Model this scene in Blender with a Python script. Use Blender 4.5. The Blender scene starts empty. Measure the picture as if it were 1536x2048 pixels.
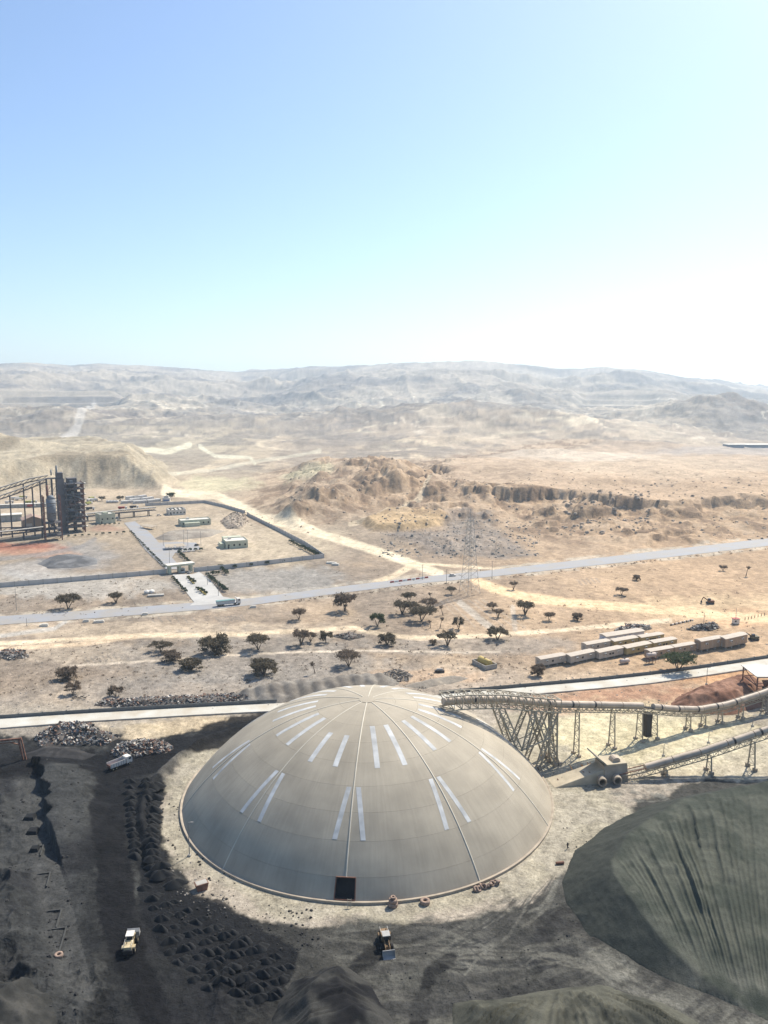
import bpy, math, random
import numpy as np
from mathutils import Vector, Matrix

random.seed(11)
rng = np.random.default_rng(11)
sc = bpy.context.scene
COL = sc.collection
rad = math.radians

# ------------------------------------------------------------------ camera, sky, sun, exposure
H, F, PITCH = 115.0, 1600.0, rad(8.32)          # camera height in metres, focal length in photo pixels, tilt
cP, sP = math.cos(PITCH), math.sin(PITCH)
cam = bpy.data.cameras.new('camera')
cam.sensor_fit = 'VERTICAL'; cam.sensor_height = 36.0; cam.lens = F * 36.0 / 2048.0
cam.clip_start = 1.0; cam.clip_end = 30000.0
camo = bpy.data.objects.new('camera', cam); COL.objects.link(camo)
camo.location = (0, 0, H); camo.rotation_euler = (rad(90) - PITCH, 0, 0)
sc.camera = camo

SUN_EL, SUN_AZ = rad(48), rad(38)               # azimuth clockwise from the viewing direction (+Y)
sdir = Vector((math.sin(SUN_AZ) * math.cos(SUN_EL), math.cos(SUN_AZ) * math.cos(SUN_EL), math.sin(SUN_EL)))
wd = bpy.data.worlds.new('World'); sc.world = wd; wd.use_nodes = True
nt = wd.node_tree; bg = nt.nodes['Background']
sky = nt.nodes.new('ShaderNodeTexSky'); sky.sky_type = 'NISHITA'; sky.sun_disc = False
sky.sun_elevation = SUN_EL; sky.sun_rotation = SUN_AZ
sky.altitude = 0.0; sky.air_density = 1.0; sky.dust_density = 1.0; sky.ozone_density = 4.0
nt.links.new(sky.outputs[0], bg.inputs[0]); bg.inputs[1].default_value = 0.126
sl = bpy.data.lights.new('sun', 'SUN'); sl.energy = 5.0; sl.angle = rad(0.55); sl.color = (1.0, 0.925, 0.80)
so = bpy.data.objects.new('sun', sl); COL.objects.link(so)
so.rotation_euler = (-sdir).to_track_quat('-Z', 'Y').to_euler(); so.location = (200, 200, 400)
sc.view_settings.view_transform = 'Standard'; sc.view_settings.look = 'None'
sc.view_settings.gamma = 1.0; sc.view_settings.exposure = 0.5
sc.render.engine = 'CYCLES'
sc.cycles.volume_bounces = 1; sc.cycles.max_bounces = 6; sc.cycles.diffuse_bounces = 3
HAZE = 8.5e-5

# ------------------------------------------------------------------ helpers: pixels and the ground
def P(px, py, z=0.0):
    x = (px - 768) / F; u = -(py - 1024) / F
    d = (x, cP + sP * u, -sP + cP * u); t = (z - H) / d[2]
    return Vector((d[0] * t, d[1] * t, z))
def flat_px(x, y):
    d = y * cP + H * sP
    return 768 + F * x / d, 1024 - F * (y * sP - H * cP) / d
def hash2(ix, iy, seed):
    n = (ix * 374761393 + iy * 668265263 + seed * 974634777) & 0x7fffffff
    n = ((n ^ (n >> 13)) * 1274126177) & 0x7fffffff
    return ((n ^ (n >> 16)) & 0xffff) / 65535.0
def vnoise(x, y, seed=0):
    ix = np.floor(x).astype(np.int64); iy = np.floor(y).astype(np.int64)
    fx = x - ix; fy = y - iy
    fx = fx * fx * fx * (fx * (fx * 6 - 15) + 10); fy = fy * fy * fy * (fy * (fy * 6 - 15) + 10)
    a = hash2(ix, iy, seed); b = hash2(ix + 1, iy, seed); c = hash2(ix, iy + 1, seed); d = hash2(ix + 1, iy + 1, seed)
    return (a + (b - a) * fx) * (1 - fy) + (c + (d - c) * fx) * fy
def fbm(x, y, wl, octv=4, seed=0, gain=0.5):
    s = 0.0; a = 1.0; t = 0.0
    for k in range(octv):
        q = 2.03 ** k / wl
        cx, sx = math.cos(0.6 * k), math.sin(0.6 * k)
        s = s + a * vnoise((x * cx - y * sx) * q + 17.3 * k, (x * sx + y * cx) * q - 9.1 * k, seed + k); t += a; a *= gain
    return s / t                                   # 0..1
def ridged(x, y, wl, octv=4, seed=0, gain=0.5):
    s = 0.0; a = 1.0; t = 0.0
    for k in range(octv):
        q = 2.07 ** k / wl
        cx, sx = math.cos(0.9 * k), math.sin(0.9 * k)
        n = 1 - np.abs(2 * vnoise((x * cx - y * sx) * q + 31.7 * k, (x * sx + y * cx) * q + 5.3 * k, seed + k) - 1)
        s = s + a * n * n; t += a; a *= gain
    return s / t
def sstep(a, b, x):
    t = np.clip((x - a) / (b - a), 0, 1); return t * t * (3 - 2 * t)
def sd_poly(X, Y, poly):                            # signed distance, positive inside
    d = np.full(X.shape, 1e18); ins = np.zeros(X.shape, bool); n = len(poly)
    for i in range(n):
        x0, y0 = poly[i]; x1, y1 = poly[(i + 1) % n]
        ex, ey = x1 - x0, y1 - y0; wx, wy = X - x0, Y - y0
        t = np.clip((wx * ex + wy * ey) / (ex * ex + ey * ey + 1e-9), 0, 1)
        d = np.minimum(d, (wx - ex * t) ** 2 + (wy - ey * t) ** 2)
        c = ((y0 <= Y) & (y1 > Y)) | ((y1 <= Y) & (y0 > Y))
        xi = x0 + (Y - y0) * ex / (ey if abs(ey) > 1e-9 else 1e-9)
        ins ^= c & (X < xi)
    d = np.sqrt(d); return np.where(ins, d, -d)
def d_line(X, Y, pts):                              # distance to a polyline and side (+ = right of travel)
    d = np.full(X.shape, 1e18); side = np.zeros(X.shape); tt = np.zeros(X.shape); acc = 0.0
    for (x0, y0), (x1, y1) in zip(pts[:-1], pts[1:]):
        ex, ey = x1 - x0, y1 - y0; wx, wy = X - x0, Y - y0; L = math.hypot(ex, ey) + 1e-9
        t = np.clip((wx * ex + wy * ey) / (L * L), 0, 1)
        q = (wx - ex * t) ** 2 + (wy - ey * t) ** 2
        m = q < d; d = np.where(m, q, d); side = np.where(m, np.sign(wx * ey - wy * ex), side); tt = np.where(m, acc + t * L, tt); acc += L
    return np.sqrt(d), side, tt
def W(pts): return [tuple(P(a, b).xy) for a, b in pts]

DC = P(735, 1580).xy; DC = Vector((-4.8, 221.0)); DR, DH = 53.3, 27.9
DRHO = (DR * DR + DH * DH) / (2 * DH)

HIGH_F = [(-260, 1254), (0, 1233), (200, 1220), (435, 1202), (500, 1197), (700, 1171), (850, 1153), (960, 1143), (1100, 1127), (1300, 1104), (1536, 1077), (1800, 1046)]
HIGH_N = [(-260, 1273), (0, 1250), (200, 1236), (430, 1218), (500, 1211), (700, 1184), (850, 1166), (960, 1156), (1100, 1141), (1300, 1119), (1536, 1092), (1800, 1061)]
CONC_F = [(-300, 1457), (0, 1438), (180, 1427), (400, 1415), (560, 1407), (870, 1391), (1040, 1376), (1200, 1362), (1300, 1351), (1400, 1338), (1536, 1318), (1800, 1278)]
CONC_N = [(-300, 1476), (0, 1456), (180, 1442), (400, 1429), (560, 1421), (870, 1405), (1040, 1390), (1200, 1376), (1300, 1366), (1400, 1352), (1536, 1331), (1800, 1291)]
PLATEAU = W([(846, 1012), (900, 996), (960, 1003), (1030, 1012), (1100, 1012), (1140, 1028), (1165, 1044), (1196, 1050), (1226, 1042), (1246, 1034), (1300, 1042), (1370, 1046), (1440, 1040), (1536, 1036), (1800, 1026), (1900, 885), (1250, 885), (900, 930), (840, 975)])
ROCKHILL = W([(545, 1008), (585, 1042), (650, 1036), (730, 1020), (800, 1010), (850, 990), (862, 965), (800, 945), (700, 935), (610, 940), (560, 960)])
SPOIL = W([(-300, 1030), (-60, 1000), (30, 986), (120, 977), (240, 976), (320, 978), (348, 962), (330, 930), (230, 912), (-300, 912)])
PAD = W([(716, 1046), (745, 1062), (810, 1062), (880, 1052), (898, 1040), (860, 1030), (770, 1030)])
RUBBLE = W([(765, 1066), (830, 1090), (880, 1112), (960, 1112), (1010, 1118), (1070, 1112), (1020, 1080), (985, 1050), (985, 1030), (900, 1032), (895, 1062), (820, 1066)])
SIL_X = [-900, -300, 0, 60, 150, 200, 330, 470, 560, 720, 830, 960, 1050, 1110, 1160, 1210, 1300, 1360, 1430, 1480, 1536, 1800, 2500]
SIL_Y = [745, 742, 737, 733, 738, 732, 738, 745, 741, 731, 729, 726, 731, 740, 743, 737, 744, 755, 761, 769, 775, 790, 800]
BANK = W([(62, 1500), (74, 1560), (88, 1620), (106, 1690), (128, 1760), (150, 1830), (164, 1890), (180, 1960)])
GULLY = W([(1060, 1215), (1160, 1222), (1240, 1226), (1300, 1232)])

def height(x, y):
    x = np.asarray(x, float); y = np.asarray(y, float)
    r = np.hypot(x, y); az = np.degrees(np.arctan2(x, y))
    px = 768 + F * np.tan(np.radians(np.clip(az, -60, 60))) / cP
    z = np.zeros_like(x)
    # distant range
    rr = 6900 + 500 * np.sin(px / 210.0) + 260 * np.sin(px / 77.0)
    sil = np.interp(px, SIL_X, SIL_Y)
    zr = H + rr * (790.0 - sil) / F
    t = np.clip((r - 1500) / (rr - 1500), 0, 1.0)
    far = zr * t ** 1.75
    back = np.clip((r - rr) / 2600, 0, 1)
    far = far * (1 - 0.6 * back * back)
    m = r > 1150
    if m.any():
        xm, ym, rm = x[m], y[m], r[m]
        wx = fbm(xm, ym, 900, 3, 51) - .5; wy = fbm(xm, ym, 900, 3, 57) - .5
        n = ridged(xm + 420 * wx, ym + 420 * wy, 1150, 6, 61, 0.52) - 0.42
        n2 = ridged(xm, ym, 260, 5, 71, 0.55) - 0.4
        amp = np.interp(rm, [1150, 1700, 2600, 3800, 5600, 7000, 9000], [0, 12, 55, 110, 170, 190, 150])
        nr = np.exp(-((rm - rr[m]) / 900.0) ** 2)
        n3 = ridged(xm, ym, 95, 3, 77, .55) - .4
        far[m] += amp * n * (1 - .8 * nr) + np.minimum(amp, 70) * .5 * n2 * (1 - .7 * nr) + np.minimum(amp, 40) * .22 * n3
    z += far
    # named hills between plain and range
    def hill(cx, cy, rx, ry, h, rot=0.0, rough=.35, seed=5, pw=1.0):
        nonlocal z
        c = P(cx, cy); dx, dy = x - c.x, y - c.y
        cr, sr = math.cos(rot), math.sin(rot); ux, uy = (dx * cr + dy * sr) / rx, (-dx * sr + dy * cr) / ry
        q = ux * ux + uy * uy; k = q < 5
        if k.any():
            g = np.exp(-q[k] ** pw * 1.3)
            nn = ridged(x[k], y[k], rx * .8, 5, seed, .55) - .42
            z[k] += h * g * (1 + rough * nn * 1.8)
    hill(1000, 868, 330, 330, 62, rot=-.35, seed=81)
    hill(1130, 880, 260, 200, 26, rot=-.5, seed=83)
    hill(1430, 858, 300, 380, 84, seed=85)
    hill(1300, 874, 180, 160, 22, seed=87)
    hill(730, 862, 300, 250, 26, seed=89); hill(420, 868, 260, 200, 28, seed=91); hill(90, 866, 300, 240, 44, seed=93)
    hill(1090, 917, 90, 60, 10, seed=95); hill(560, 893, 160, 120, 14, seed=97); hill(880, 893, 150, 90, 16, seed=99)
    hill(98, 908, 34, 34, 20, rough=.1, seed=103, pw=.55); hill(-8, 945, 60, 60, 26, rough=.1, seed=105, pw=.6); hill(250, 915, 40, 40, 10, rough=.2, seed=107, pw=.6)
    # quarry benches cut in terraces
    for (x0, x1, r0, r1, st) in ((-60, 262, 3300, 4700, 30.0), (1140, 1345, 3300, 4600, 24.0)):
        w = sstep(x0, x0 + 35, px) * (1 - sstep(x1 - 45, x1, px)) * sstep(r0, r0 + 150, r) * (1 - sstep(r1 - 300, r1, r))
        k = w > 0
        if k.any():
            u = (r[k] + 90 * (fbm(x[k], y[k], 600, 2, 44) - .5) - r0) / (r1 - r0) * 5.0
            s = np.floor(u) + sstep(.80, .98, u - np.floor(u))
            z[k] = z[k] * (1 - w[k]) + w[k] * (18 + s * st)
    # near terrain: polygons with a slope of repose
    k = (r > 520) & (r < 1900)
    if k.any():
        xk, yk = x[k], y[k]
        jag = (fbm(xk, yk, 75, 5, 21, .62) - .5) * 115; fine = fbm(xk, yk, 30, 5, 23, .62) * .6 + ridged(xk, yk, 55, 3, 24, .5) * .4 - .08
        zz = np.zeros_like(xk)
        sd = sd_poly(xk, yk, PLATEAU) + jag
        fade = 1 - sstep(1050, 1750, np.hypot(xk, yk))
        top = 19 + 13 * (fbm(xk, yk, 120, 3, 25) - .5) + 4 * (fbm(xk, yk, 30, 4, 26) - .5) * sstep(60, 0, sd)
        cl = sstep(0, 4 + 14 * fbm(xk, yk, 60, 2, 28), sd)
        tal = np.clip(1 + sd / 105.0, 0, 1) ** 1.7 * 9.0
        tal = tal + np.clip(1 + sd / 150, 0, 1) * ((fine - .4) * 11.0 + sstep(.5, .57, fbm(xk, yk, 46, 4, 39, .62)) * 6.0 - 1.6)
        zz = np.maximum(zz, 0) + (np.where(sd > 0, tal * (1 - cl) + top * cl, tal)) * fade
        sd = sd_poly(xk, yk, ROCKHILL) + jag * .45
        h = 30 * (1 - np.exp(-np.clip(sd, 0, 400) / 85)) + np.clip(1 + sd / 70, 0, 1) ** 2 * 4
        zz += h + np.clip(h / 12, 0, 1) * ((fine - .4) * 8 + (fbm(xk, yk, 120, 3, 27) - .5) * 16 + sstep(.5, .58, fbm(xk, yk * 1.6, 60, 4, 38, .6)) * 5 - 2.5)
        gl = fbm(xk * 1.0, yk * .3, 40, 4, 29, .6)
        sd = sd_poly(xk, yk, SPOIL) + (fbm(xk, yk, 90, 3, 31) - .5) * 40
        h = np.clip(sd * .62, 0, 36)
        zz += h + np.clip(h / 10, 0, 1) * np.clip(1.3 - h / 36, 0, 1) * ((gl - .45) * 14 + (ridged(xk, yk * .5, 34, 4, 30, .6) - .4) * 8) + np.clip(h / 30, 0, 1) * (fbm(xk, yk, 60, 4, 33) - .5) * 9
        sd = sd_poly(xk, yk, PAD) + jag * .2
        zz += np.clip(sd * .7 + 2, 0, 6.0)
        sd = sd_poly(xk, yk, RUBBLE) + jag * .5
        zz += np.clip(sd / 12, 0, 1) * (ridged(xk, yk, 15, 3, 35, .6) * 5.0 - .8)
        e = sstep(620, 900, np.hypot(xk, yk))
        zz += e * (fbm(xk, yk, 45, 4, 37) - .5) * 5
        z[k] += zz
    # plain undulation
    pl = sstep(300, 350, r) * (1 - sstep(1000, 1300, r))
    z += pl * ((fbm(x, y, 30, 4, 41) - .5) * 1.3 + (fbm(x, y, 6, 2, 43) - .5) * .35)
    # yard roughness
    k = r < 330
    if k.any():
        xk, yk = x[k], y[k]
        rd = np.hypot(xk - DC.x, yk - DC.y)
        a = sstep(58, 72, rd)
        rough = ((fbm(xk, yk, 7, 4, 45) - .5) * .8 + (ridged(xk, yk, 11, 4, 54, .6) - .4) * .5) * a
        fxk, fyk = flat_px(xk, yk)
        lft = sstep(205, 150, fxk) * sstep(1520, 1560, fyk)
        d, side, tt = d_line(xk, yk, BANK)
        dj = d * side
        sc_ = dj - (fbm(tt, tt * 0, 5, 2, 53) - .5) * 6 * sstep(75, 30, tt) + (fbm(xk, yk, 5, 3, 46) - .5) * 1.2
        bank = sstep(0, .7, -sc_) * np.clip(1 - (-sc_ - 3) / 13, 0, 1) * 3.4 * sstep(-6, 4, tt) * sstep(78, 66, tt)
        bank *= sstep(1505, 1540, fyk)
        mnd = lft * sstep(4, 12, np.abs(dj)) * (ridged(xk, yk, 19, 4, 47, .5) - .3) * 6.5
        mnd = np.where(dj > 0, mnd, mnd * .45)
        low = sstep(1880, 1960, fyk) * sstep(560, 430, fxk) * (1 - sstep(205, 245, fxk) * sstep(470, 400, fxk))
        mnd = mnd + low * (ridged(xk, yk, 13, 4, 48) - .3) * 4.5
        # low berm on the left of the dome apron
        ang = np.arctan2(yk - DC.y, xk - DC.x)
        brm = np.exp(-((rd - 63.5 - 3 * (fbm(xk, yk, 16, 3, 56) - .5)) / 1.5) ** 2) * 2.0 * sstep(2.2, 2.7, np.abs(ang)) * (.6 + .8 * fbm(xk, yk, 6, 3, 49))
        # windrows and ruts in front of the dome
        fr = sstep(67, 80, rd) * sstep(430, 520, fxk) * sstep(1780, 1830, fyk) * sstep(1300, 1150, fxk)
        rut = (ridged(ang * 40, rd * .5, 7, 4, 50, .6) - .35) * 1.1 * fr
        z[k] += rough + bank + np.maximum(mnd, -.6) + brm + rut
    # roads lie level
    near = (r > 250) & (r < 900)
    if near.any():
        xk, yk = x[near], y[near]; fx, fy = flat_px(xk, yk)
        for a, b in ((HIGH_F, HIGH_N), (CONC_F, CONC_N)):
            f = np.interp(fx, [q[0] for q in a], [q[1] for q in a]); n = np.interp(fx, [q[0] for q in b], [q[1] for q in b])
            hw = (n - f) / 2; d = np.abs(fy - (f + n) / 2) / hw
            z[near] *= sstep(1.15, 1.9, d)
        sdc = sd_poly(xk, yk, COMPOUND)
        z[near] *= 1 - sstep(-25, -5, sdc) * .93
    return z
COMPOUND = W([(-400, 1218), (335, 1146), (430, 1215), (480, 1206), (400, 1136), (648, 1108), (500, 1028), (420, 1003), (320, 1000), (180, 1010), (-300, 1020)])
def gz(px, py):
    p = P(px, py); p.z = float(height(np.array([p.x]), np.array([p.y]))[0]); return p

# ------------------------------------------------------------------ helpers: meshes, materials, things
class MB:
    def __init__(s): s.v = []; s.f = []
    def add(s, v, f):
        n = len(s.v); s.v += [tuple(a) for a in v]; s.f += [tuple(i + n for i in q) for q in f]; return s
    def box(s, c, d, rz=0.0, M=None):
        x, y, z = d[0] / 2, d[1] / 2, d[2] / 2; cr, sr = math.cos(rz), math.sin(rz); v = []
        for k in (-z, z):
            for a, b in ((-x, -y), (x, -y), (x, y), (-x, y)):
                v.append((c[0] + a * cr - b * sr, c[1] + a * sr + b * cr, c[2] + k))
        if M: v = [M @ Vector(q) for q in v]
        return s.add(v, [(3, 2, 1, 0), (4, 5, 6, 7), (0, 1, 5, 4), (1, 2, 6, 5), (2, 3, 7, 6), (3, 0, 4, 7)])
    def beam(s, p, q, w, h=None):
        p, q = Vector(p), Vector(q); h = h or w; d = (q - p)
        if d.length < 1e-6: return s
        d.normalize(); up = Vector((0, 0, 1)) if abs(d.z) < .95 else Vector((0, 1, 0))
        a = d.cross(up).normalized() * (w / 2); b = a.cross(d).normalized() * (h / 2)
        v = [e + i * a + j * b for e in (p, q) for i, j in ((-1, -1), (1, -1), (1, 1), (-1, 1))]
        return s.add(v, [(3, 2, 1, 0), (4, 5, 6, 7), (0, 1, 5, 4), (1, 2, 6, 5), (2, 3, 7, 6), (3, 0, 4, 7)])
    def cyl(s, p, q, r0, r1=None, n=10, cap=True):
        p, q = Vector(p), Vector(q); r1 = r0 if r1 is None else r1; d = (q - p).normalized()
        up = Vector((0, 0, 1)) if abs(d.z) < .95 else Vector((0, 1, 0))
        a = d.cross(up).normalized(); b = d.cross(a).normalized(); v = []
        for e, r in ((p, r0), (q, r1)):
            for k in range(n):
                t = 2 * math.pi * k / n; v.append(e + a * (r * math.cos(t)) + b * (r * math.sin(t)))
        f = [(k, k + n, (k + 1) % n + n, (k + 1) % n) for k in range(n)]
        if cap: f += [tuple(range(n)), tuple(range(2 * n - 1, n - 1, -1))]
        return s.add(v, f)
    def tube(s, pts, r, n=10, ri=None):
        for a, b in zip(pts[:-1], pts[1:]): s.cyl(a, b, r, r, n)
        return s
    def ring(s, c, axis, r0, r1, w, n=16):             # a tyre-like ring
        c = Vector(c); d = Vector(axis).normalized(); up = Vector((0, 0, 1)) if abs(d.z) < .95 else Vector((0, 1, 0))
        a = d.cross(up).normalized(); b = d.cross(a).normalized(); v = []
        prof = ((r0, -w / 2), (r1 * .96, -w / 2), (r1, -w / 4), (r1, w / 4), (r1 * .96, w / 2), (r0, w / 2)); m = len(prof)
        for k in range(n):
            t = 2 * math.pi * k / n; e = a * math.cos(t) + b * math.sin(t)
            for r, h in prof: v.append(c + e * r + d * h)
        f = [(k * m + j, k * m + (j + 1) % m, ((k + 1) % n) * m + (j + 1) % m, ((k + 1) % n) * m + j) for k in range(n) for j in range(m)]
        return s.add(v, f)
    def prism(s, poly, y0, y1):                        # profile in x-z, pulled along y
        n = len(poly); v = [(x, y0, z) for x, z in poly] + [(x, y1, z) for x, z in poly]
        return s.add(v, [tuple(range(n)), tuple(range(2 * n - 1, n - 1, -1))] + [(k, k + n, (k + 1) % n + n, (k + 1) % n) for k in range(n)])
    def prismx(s, poly, x0, x1):                       # profile in y-z, pulled along x
        n = len(poly); v = [(x0, y, z) for y, z in poly] + [(x1, y, z) for y, z in poly]
        return s.add(v, [tuple(range(n)), tuple(range(2 * n - 1, n - 1, -1))] + [(k, k + n, (k + 1) % n + n, (k + 1) % n) for k in range(n)])
    def mesh(s, name):
        m = bpy.data.meshes.new(name); m.from_pydata(s.v, [], s.f); m.validate(); m.update()
        import bmesh
        b = bmesh.new(); b.from_mesh(m); bmesh.ops.recalc_face_normals(b, faces=b.faces); b.to_mesh(m); b.free()
        return m
    def build(s, name, mat, parent=None, smooth=False):
        m = s.mesh(name); m.materials.append(mat)
        if smooth: m.polygons.foreach_set('use_smooth', [True] * len(m.polygons))
        o = bpy.data.objects.new(name, m); COL.objects.link(o); o.parent = parent; return o

def tag(o, label, cat, group=None):
    o['label'] = label; o['category'] = cat
    if group: o['group'] = group
    return o
def thing(name, label, cat, loc=(0, 0, 0), rz=0.0, group=None):
    o = bpy.data.objects.new(name, None); COL.objects.link(o); o.empty_display_size = .5
    o.location = loc; o.rotation_euler = (0, 0, rz); return tag(o, label, cat, group)
def dup(root, loc, rz, label, group=None, scale=None):
    r = root.copy(); COL.objects.link(r); r.location = loc; r.rotation_euler = (0, 0, rz); r['label'] = label
    if group: r['group'] = group
    if scale is not None: r.scale = scale
    for ch in root.children:
        c = ch.copy(); COL.objects.link(c); c.parent = r
        for g in ch.children:
            d = g.copy(); COL.objects.link(d); d.parent = c
    return r
def struct(o): o['kind'] = 'structure'; return o
def stuff(o): o['kind'] = 'stuff'; return o

MATS = {}
def mat(name, col, rough=.8, var=.18, scale=.6, metal=0.0, bump=.15, bscale=None, dirt=None):
    if name in MATS: return MATS[name]
    m = bpy.data.materials.new(name); m.use_nodes = True; n = m.node_tree.nodes; l = m.node_tree.links
    b = n['Principled BSDF']; b.inputs['Roughness'].default_value = rough; b.inputs['Metallic'].default_value = metal
    b.inputs['Specular IOR Level'].default_value = .3
    tc = n.new('ShaderNodeTexCoord'); nz = n.new('ShaderNodeTexNoise'); nz.inputs['Scale'].default_value = scale; nz.inputs['Detail'].default_value = 6
    l.new(tc.outputs['Object'], nz.inputs['Vector'])
    r = n.new('ShaderNodeValToRGB'); e = r.color_ramp.elements
    e[0].position = .3; e[1].position = .72
    d = dirt or [c * (1 - 1.6 * var) for c in col]
    e[0].color = (*d, 1); e[1].color = (*[min(1, c * (1 + var)) for c in col], 1)
    l.new(nz.outputs['Fac'], r.inputs[0]); l.new(r.outputs[0], b.inputs['Base Color'])
    if bump:
        n2 = n.new('ShaderNodeTexNoise'); n2.inputs['Scale'].default_value = bscale or scale * 5; n2.inputs['Detail'].default_value = 5
        l.new(tc.outputs['Object'], n2.inputs['Vector'])
        bp = n.new('ShaderNodeBump'); bp.inputs['Strength'].default_value = bump; bp.inputs['Distance'].default_value = .1
        l.new(n2.outputs['Fac'], bp.inputs['Height']); l.new(bp.outputs[0], b.inputs['Normal'])
    MATS[name] = m; return m
def ground_mat(name, var=.42, s1=.3, s2=1.6, bump=.6, dist=.35, big=0.0):
    m = bpy.data.materials.new(name); m.use_nodes = True; n = m.node_tree.nodes; l = m.node_tree.links
    b = n['Principled BSDF']; b.inputs['Roughness'].default_value = .95; b.inputs['Specular IOR Level'].default_value = .12
    at = n.new('ShaderNodeAttribute'); at.attribute_name = 'Col'
    geo = n.new('ShaderNodeNewGeometry')
    a = n.new('ShaderNodeTexNoise'); a.inputs['Scale'].default_value = s1; a.inputs['Detail'].default_value = 8; a.inputs['Roughness'].default_value = .65
    c = n.new('ShaderNodeTexNoise'); c.inputs['Scale'].default_value = s2; c.inputs['Detail'].default_value = 6; c.inputs['Roughness'].default_value = .7
    l.new(geo.outputs['Position'], a.inputs['Vector']); l.new(geo.outputs['Position'], c.inputs['Vector'])
    ad = n.new('ShaderNodeMath'); ad.operation = 'ADD'; l.new(a.outputs['Fac'], ad.inputs[0]); l.new(c.outputs['Fac'], ad.inputs[1])
    mr = n.new('ShaderNodeMapRange'); mr.inputs['From Min'].default_value = .7; mr.inputs['From Max'].default_value = 1.3
    mr.inputs['To Min'].default_value = 1 - var; mr.inputs['To Max'].default_value = 1 + var
    l.new(ad.outputs[0], mr.inputs['Value'])
    mx = n.new('ShaderNodeVectorMath'); mx.operation = 'SCALE'; l.new(at.outputs['Color'], mx.inputs[0]); l.new(mr.outputs[0], mx.inputs['Scale'])
    l.new(mx.outputs[0], b.inputs['Base Color'])
    bp = n.new('ShaderNodeBump'); bp.inputs['Strength'].default_value = bump; bp.inputs['Distance'].default_value = dist
    l.new(ad.outputs[0], bp.inputs['Height'])
    if big:
        e = n.new('ShaderNodeTexNoise'); e.inputs['Scale'].default_value = .07; e.inputs['Detail'].default_value = 7; e.inputs['Roughness'].default_value = .68
        l.new(geo.outputs['Position'], e.inputs['Vector'])
        b2 = n.new('ShaderNodeBump'); b2.inputs['Strength'].default_value = .55; b2.inputs['Distance'].default_value = big
        l.new(e.outputs['Fac'], b2.inputs['Height']); l.new(b2.outputs[0], bp.inputs['Normal'])
    l.new(bp.outputs[0], b.inputs['Normal'])
    return m
def grid_object(name, X, Y, Z, C, material, keep=None):
    nr, nc = X.shape
    co = np.stack([X, Y, Z], -1).reshape(-1, 3).astype(np.float32)
    i = np.arange(nr * nc).reshape(nr, nc)
    f = np.stack([i[:-1, :-1], i[:-1, 1:], i[1:, 1:], i[1:, :-1]], -1).reshape(-1, 4)
    if keep is not None: f = f[keep.reshape(-1)]
    if keep is not None:
        used = np.unique(f); mp = np.zeros(nr * nc, np.int64); mp[used] = np.arange(len(used)); f = mp[f]; co = co[used]
        C = C.reshape(-1, 3)[used] if C is not None else None
    m = bpy.data.meshes.new(name); m.vertices.add(len(co)); m.vertices.foreach_set('co', co.ravel())
    m.loops.add(f.size); m.loops.foreach_set('vertex_index', f.ravel().astype(np.int32))
    m.polygons.add(len(f)); m.polygons.foreach_set('loop_start', np.arange(0, f.size, 4, dtype=np.int32))
    m.polygons.foreach_set('loop_total', np.full(len(f), 4, np.int32))
    m.polygons.foreach_set('use_smooth', np.ones(len(f), bool)); m.update(); m.validate()
    if C is not None:
        at = m.color_attributes.new('Col', 'FLOAT_COLOR', 'POINT'); c4 = np.ones((len(co), 4), np.float32)
        c4[:, :3] = C.reshape(-1, 3); at.data.foreach_set('color', c4.ravel())
    m.materials.append(material); o = bpy.data.objects.new(name, m); COL.objects.link(o); return o
# ------------------------------------------------------------------ the ground: one sheet from the yard to the far range
dist = [H / math.tan(PITCH + math.atan((fy - 1024) / F)) for fy in np.concatenate([np.arange(2900, 2150, -12), np.arange(2150, 1065, -2.0), np.arange(1065, 866, -1.15)])]
d = dist[-1]
while d < 5600: d *= 1.0055; dist.append(d)
while d < 9800: d *= 1.014; dist.append(d)
dist = np.array(dist)
th = np.concatenate([np.linspace(-58, -31, 34)[:-1], np.linspace(-31, 31, 880), np.linspace(31, 58, 34)[1:]])
R2, T2 = np.meshgrid(dist, np.radians(th), indexing='ij')
GX, GY = R2 * np.sin(T2), R2 * np.cos(T2)
GZ = np.concatenate([height(GX[i:i + 120], GY[i:i + 120]) for i in range(0, len(dist), 120)])

def mixc(C, c, w):
    w = np.clip(w, 0, 1)[..., None]; C *= (1 - w); C += np.array(c) * w
def line_mask(fx, fy, pts, wpx, soft=.32):
    m = np.zeros_like(fx); xs = [q[0] for q in pts]; ys = [q[1] for q in pts]; e = wpx * 1.6
    k = (fx > min(xs) - e) & (fx < max(xs) + e) & (fy > min(ys) - e) & (fy < max(ys) + e)
    if k.any():
        d, s, t = d_line(fx[k], fy[k], pts); m[k] = 1 - sstep(wpx * (1 - soft), wpx * (1 + soft), d)
    return m

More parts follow.
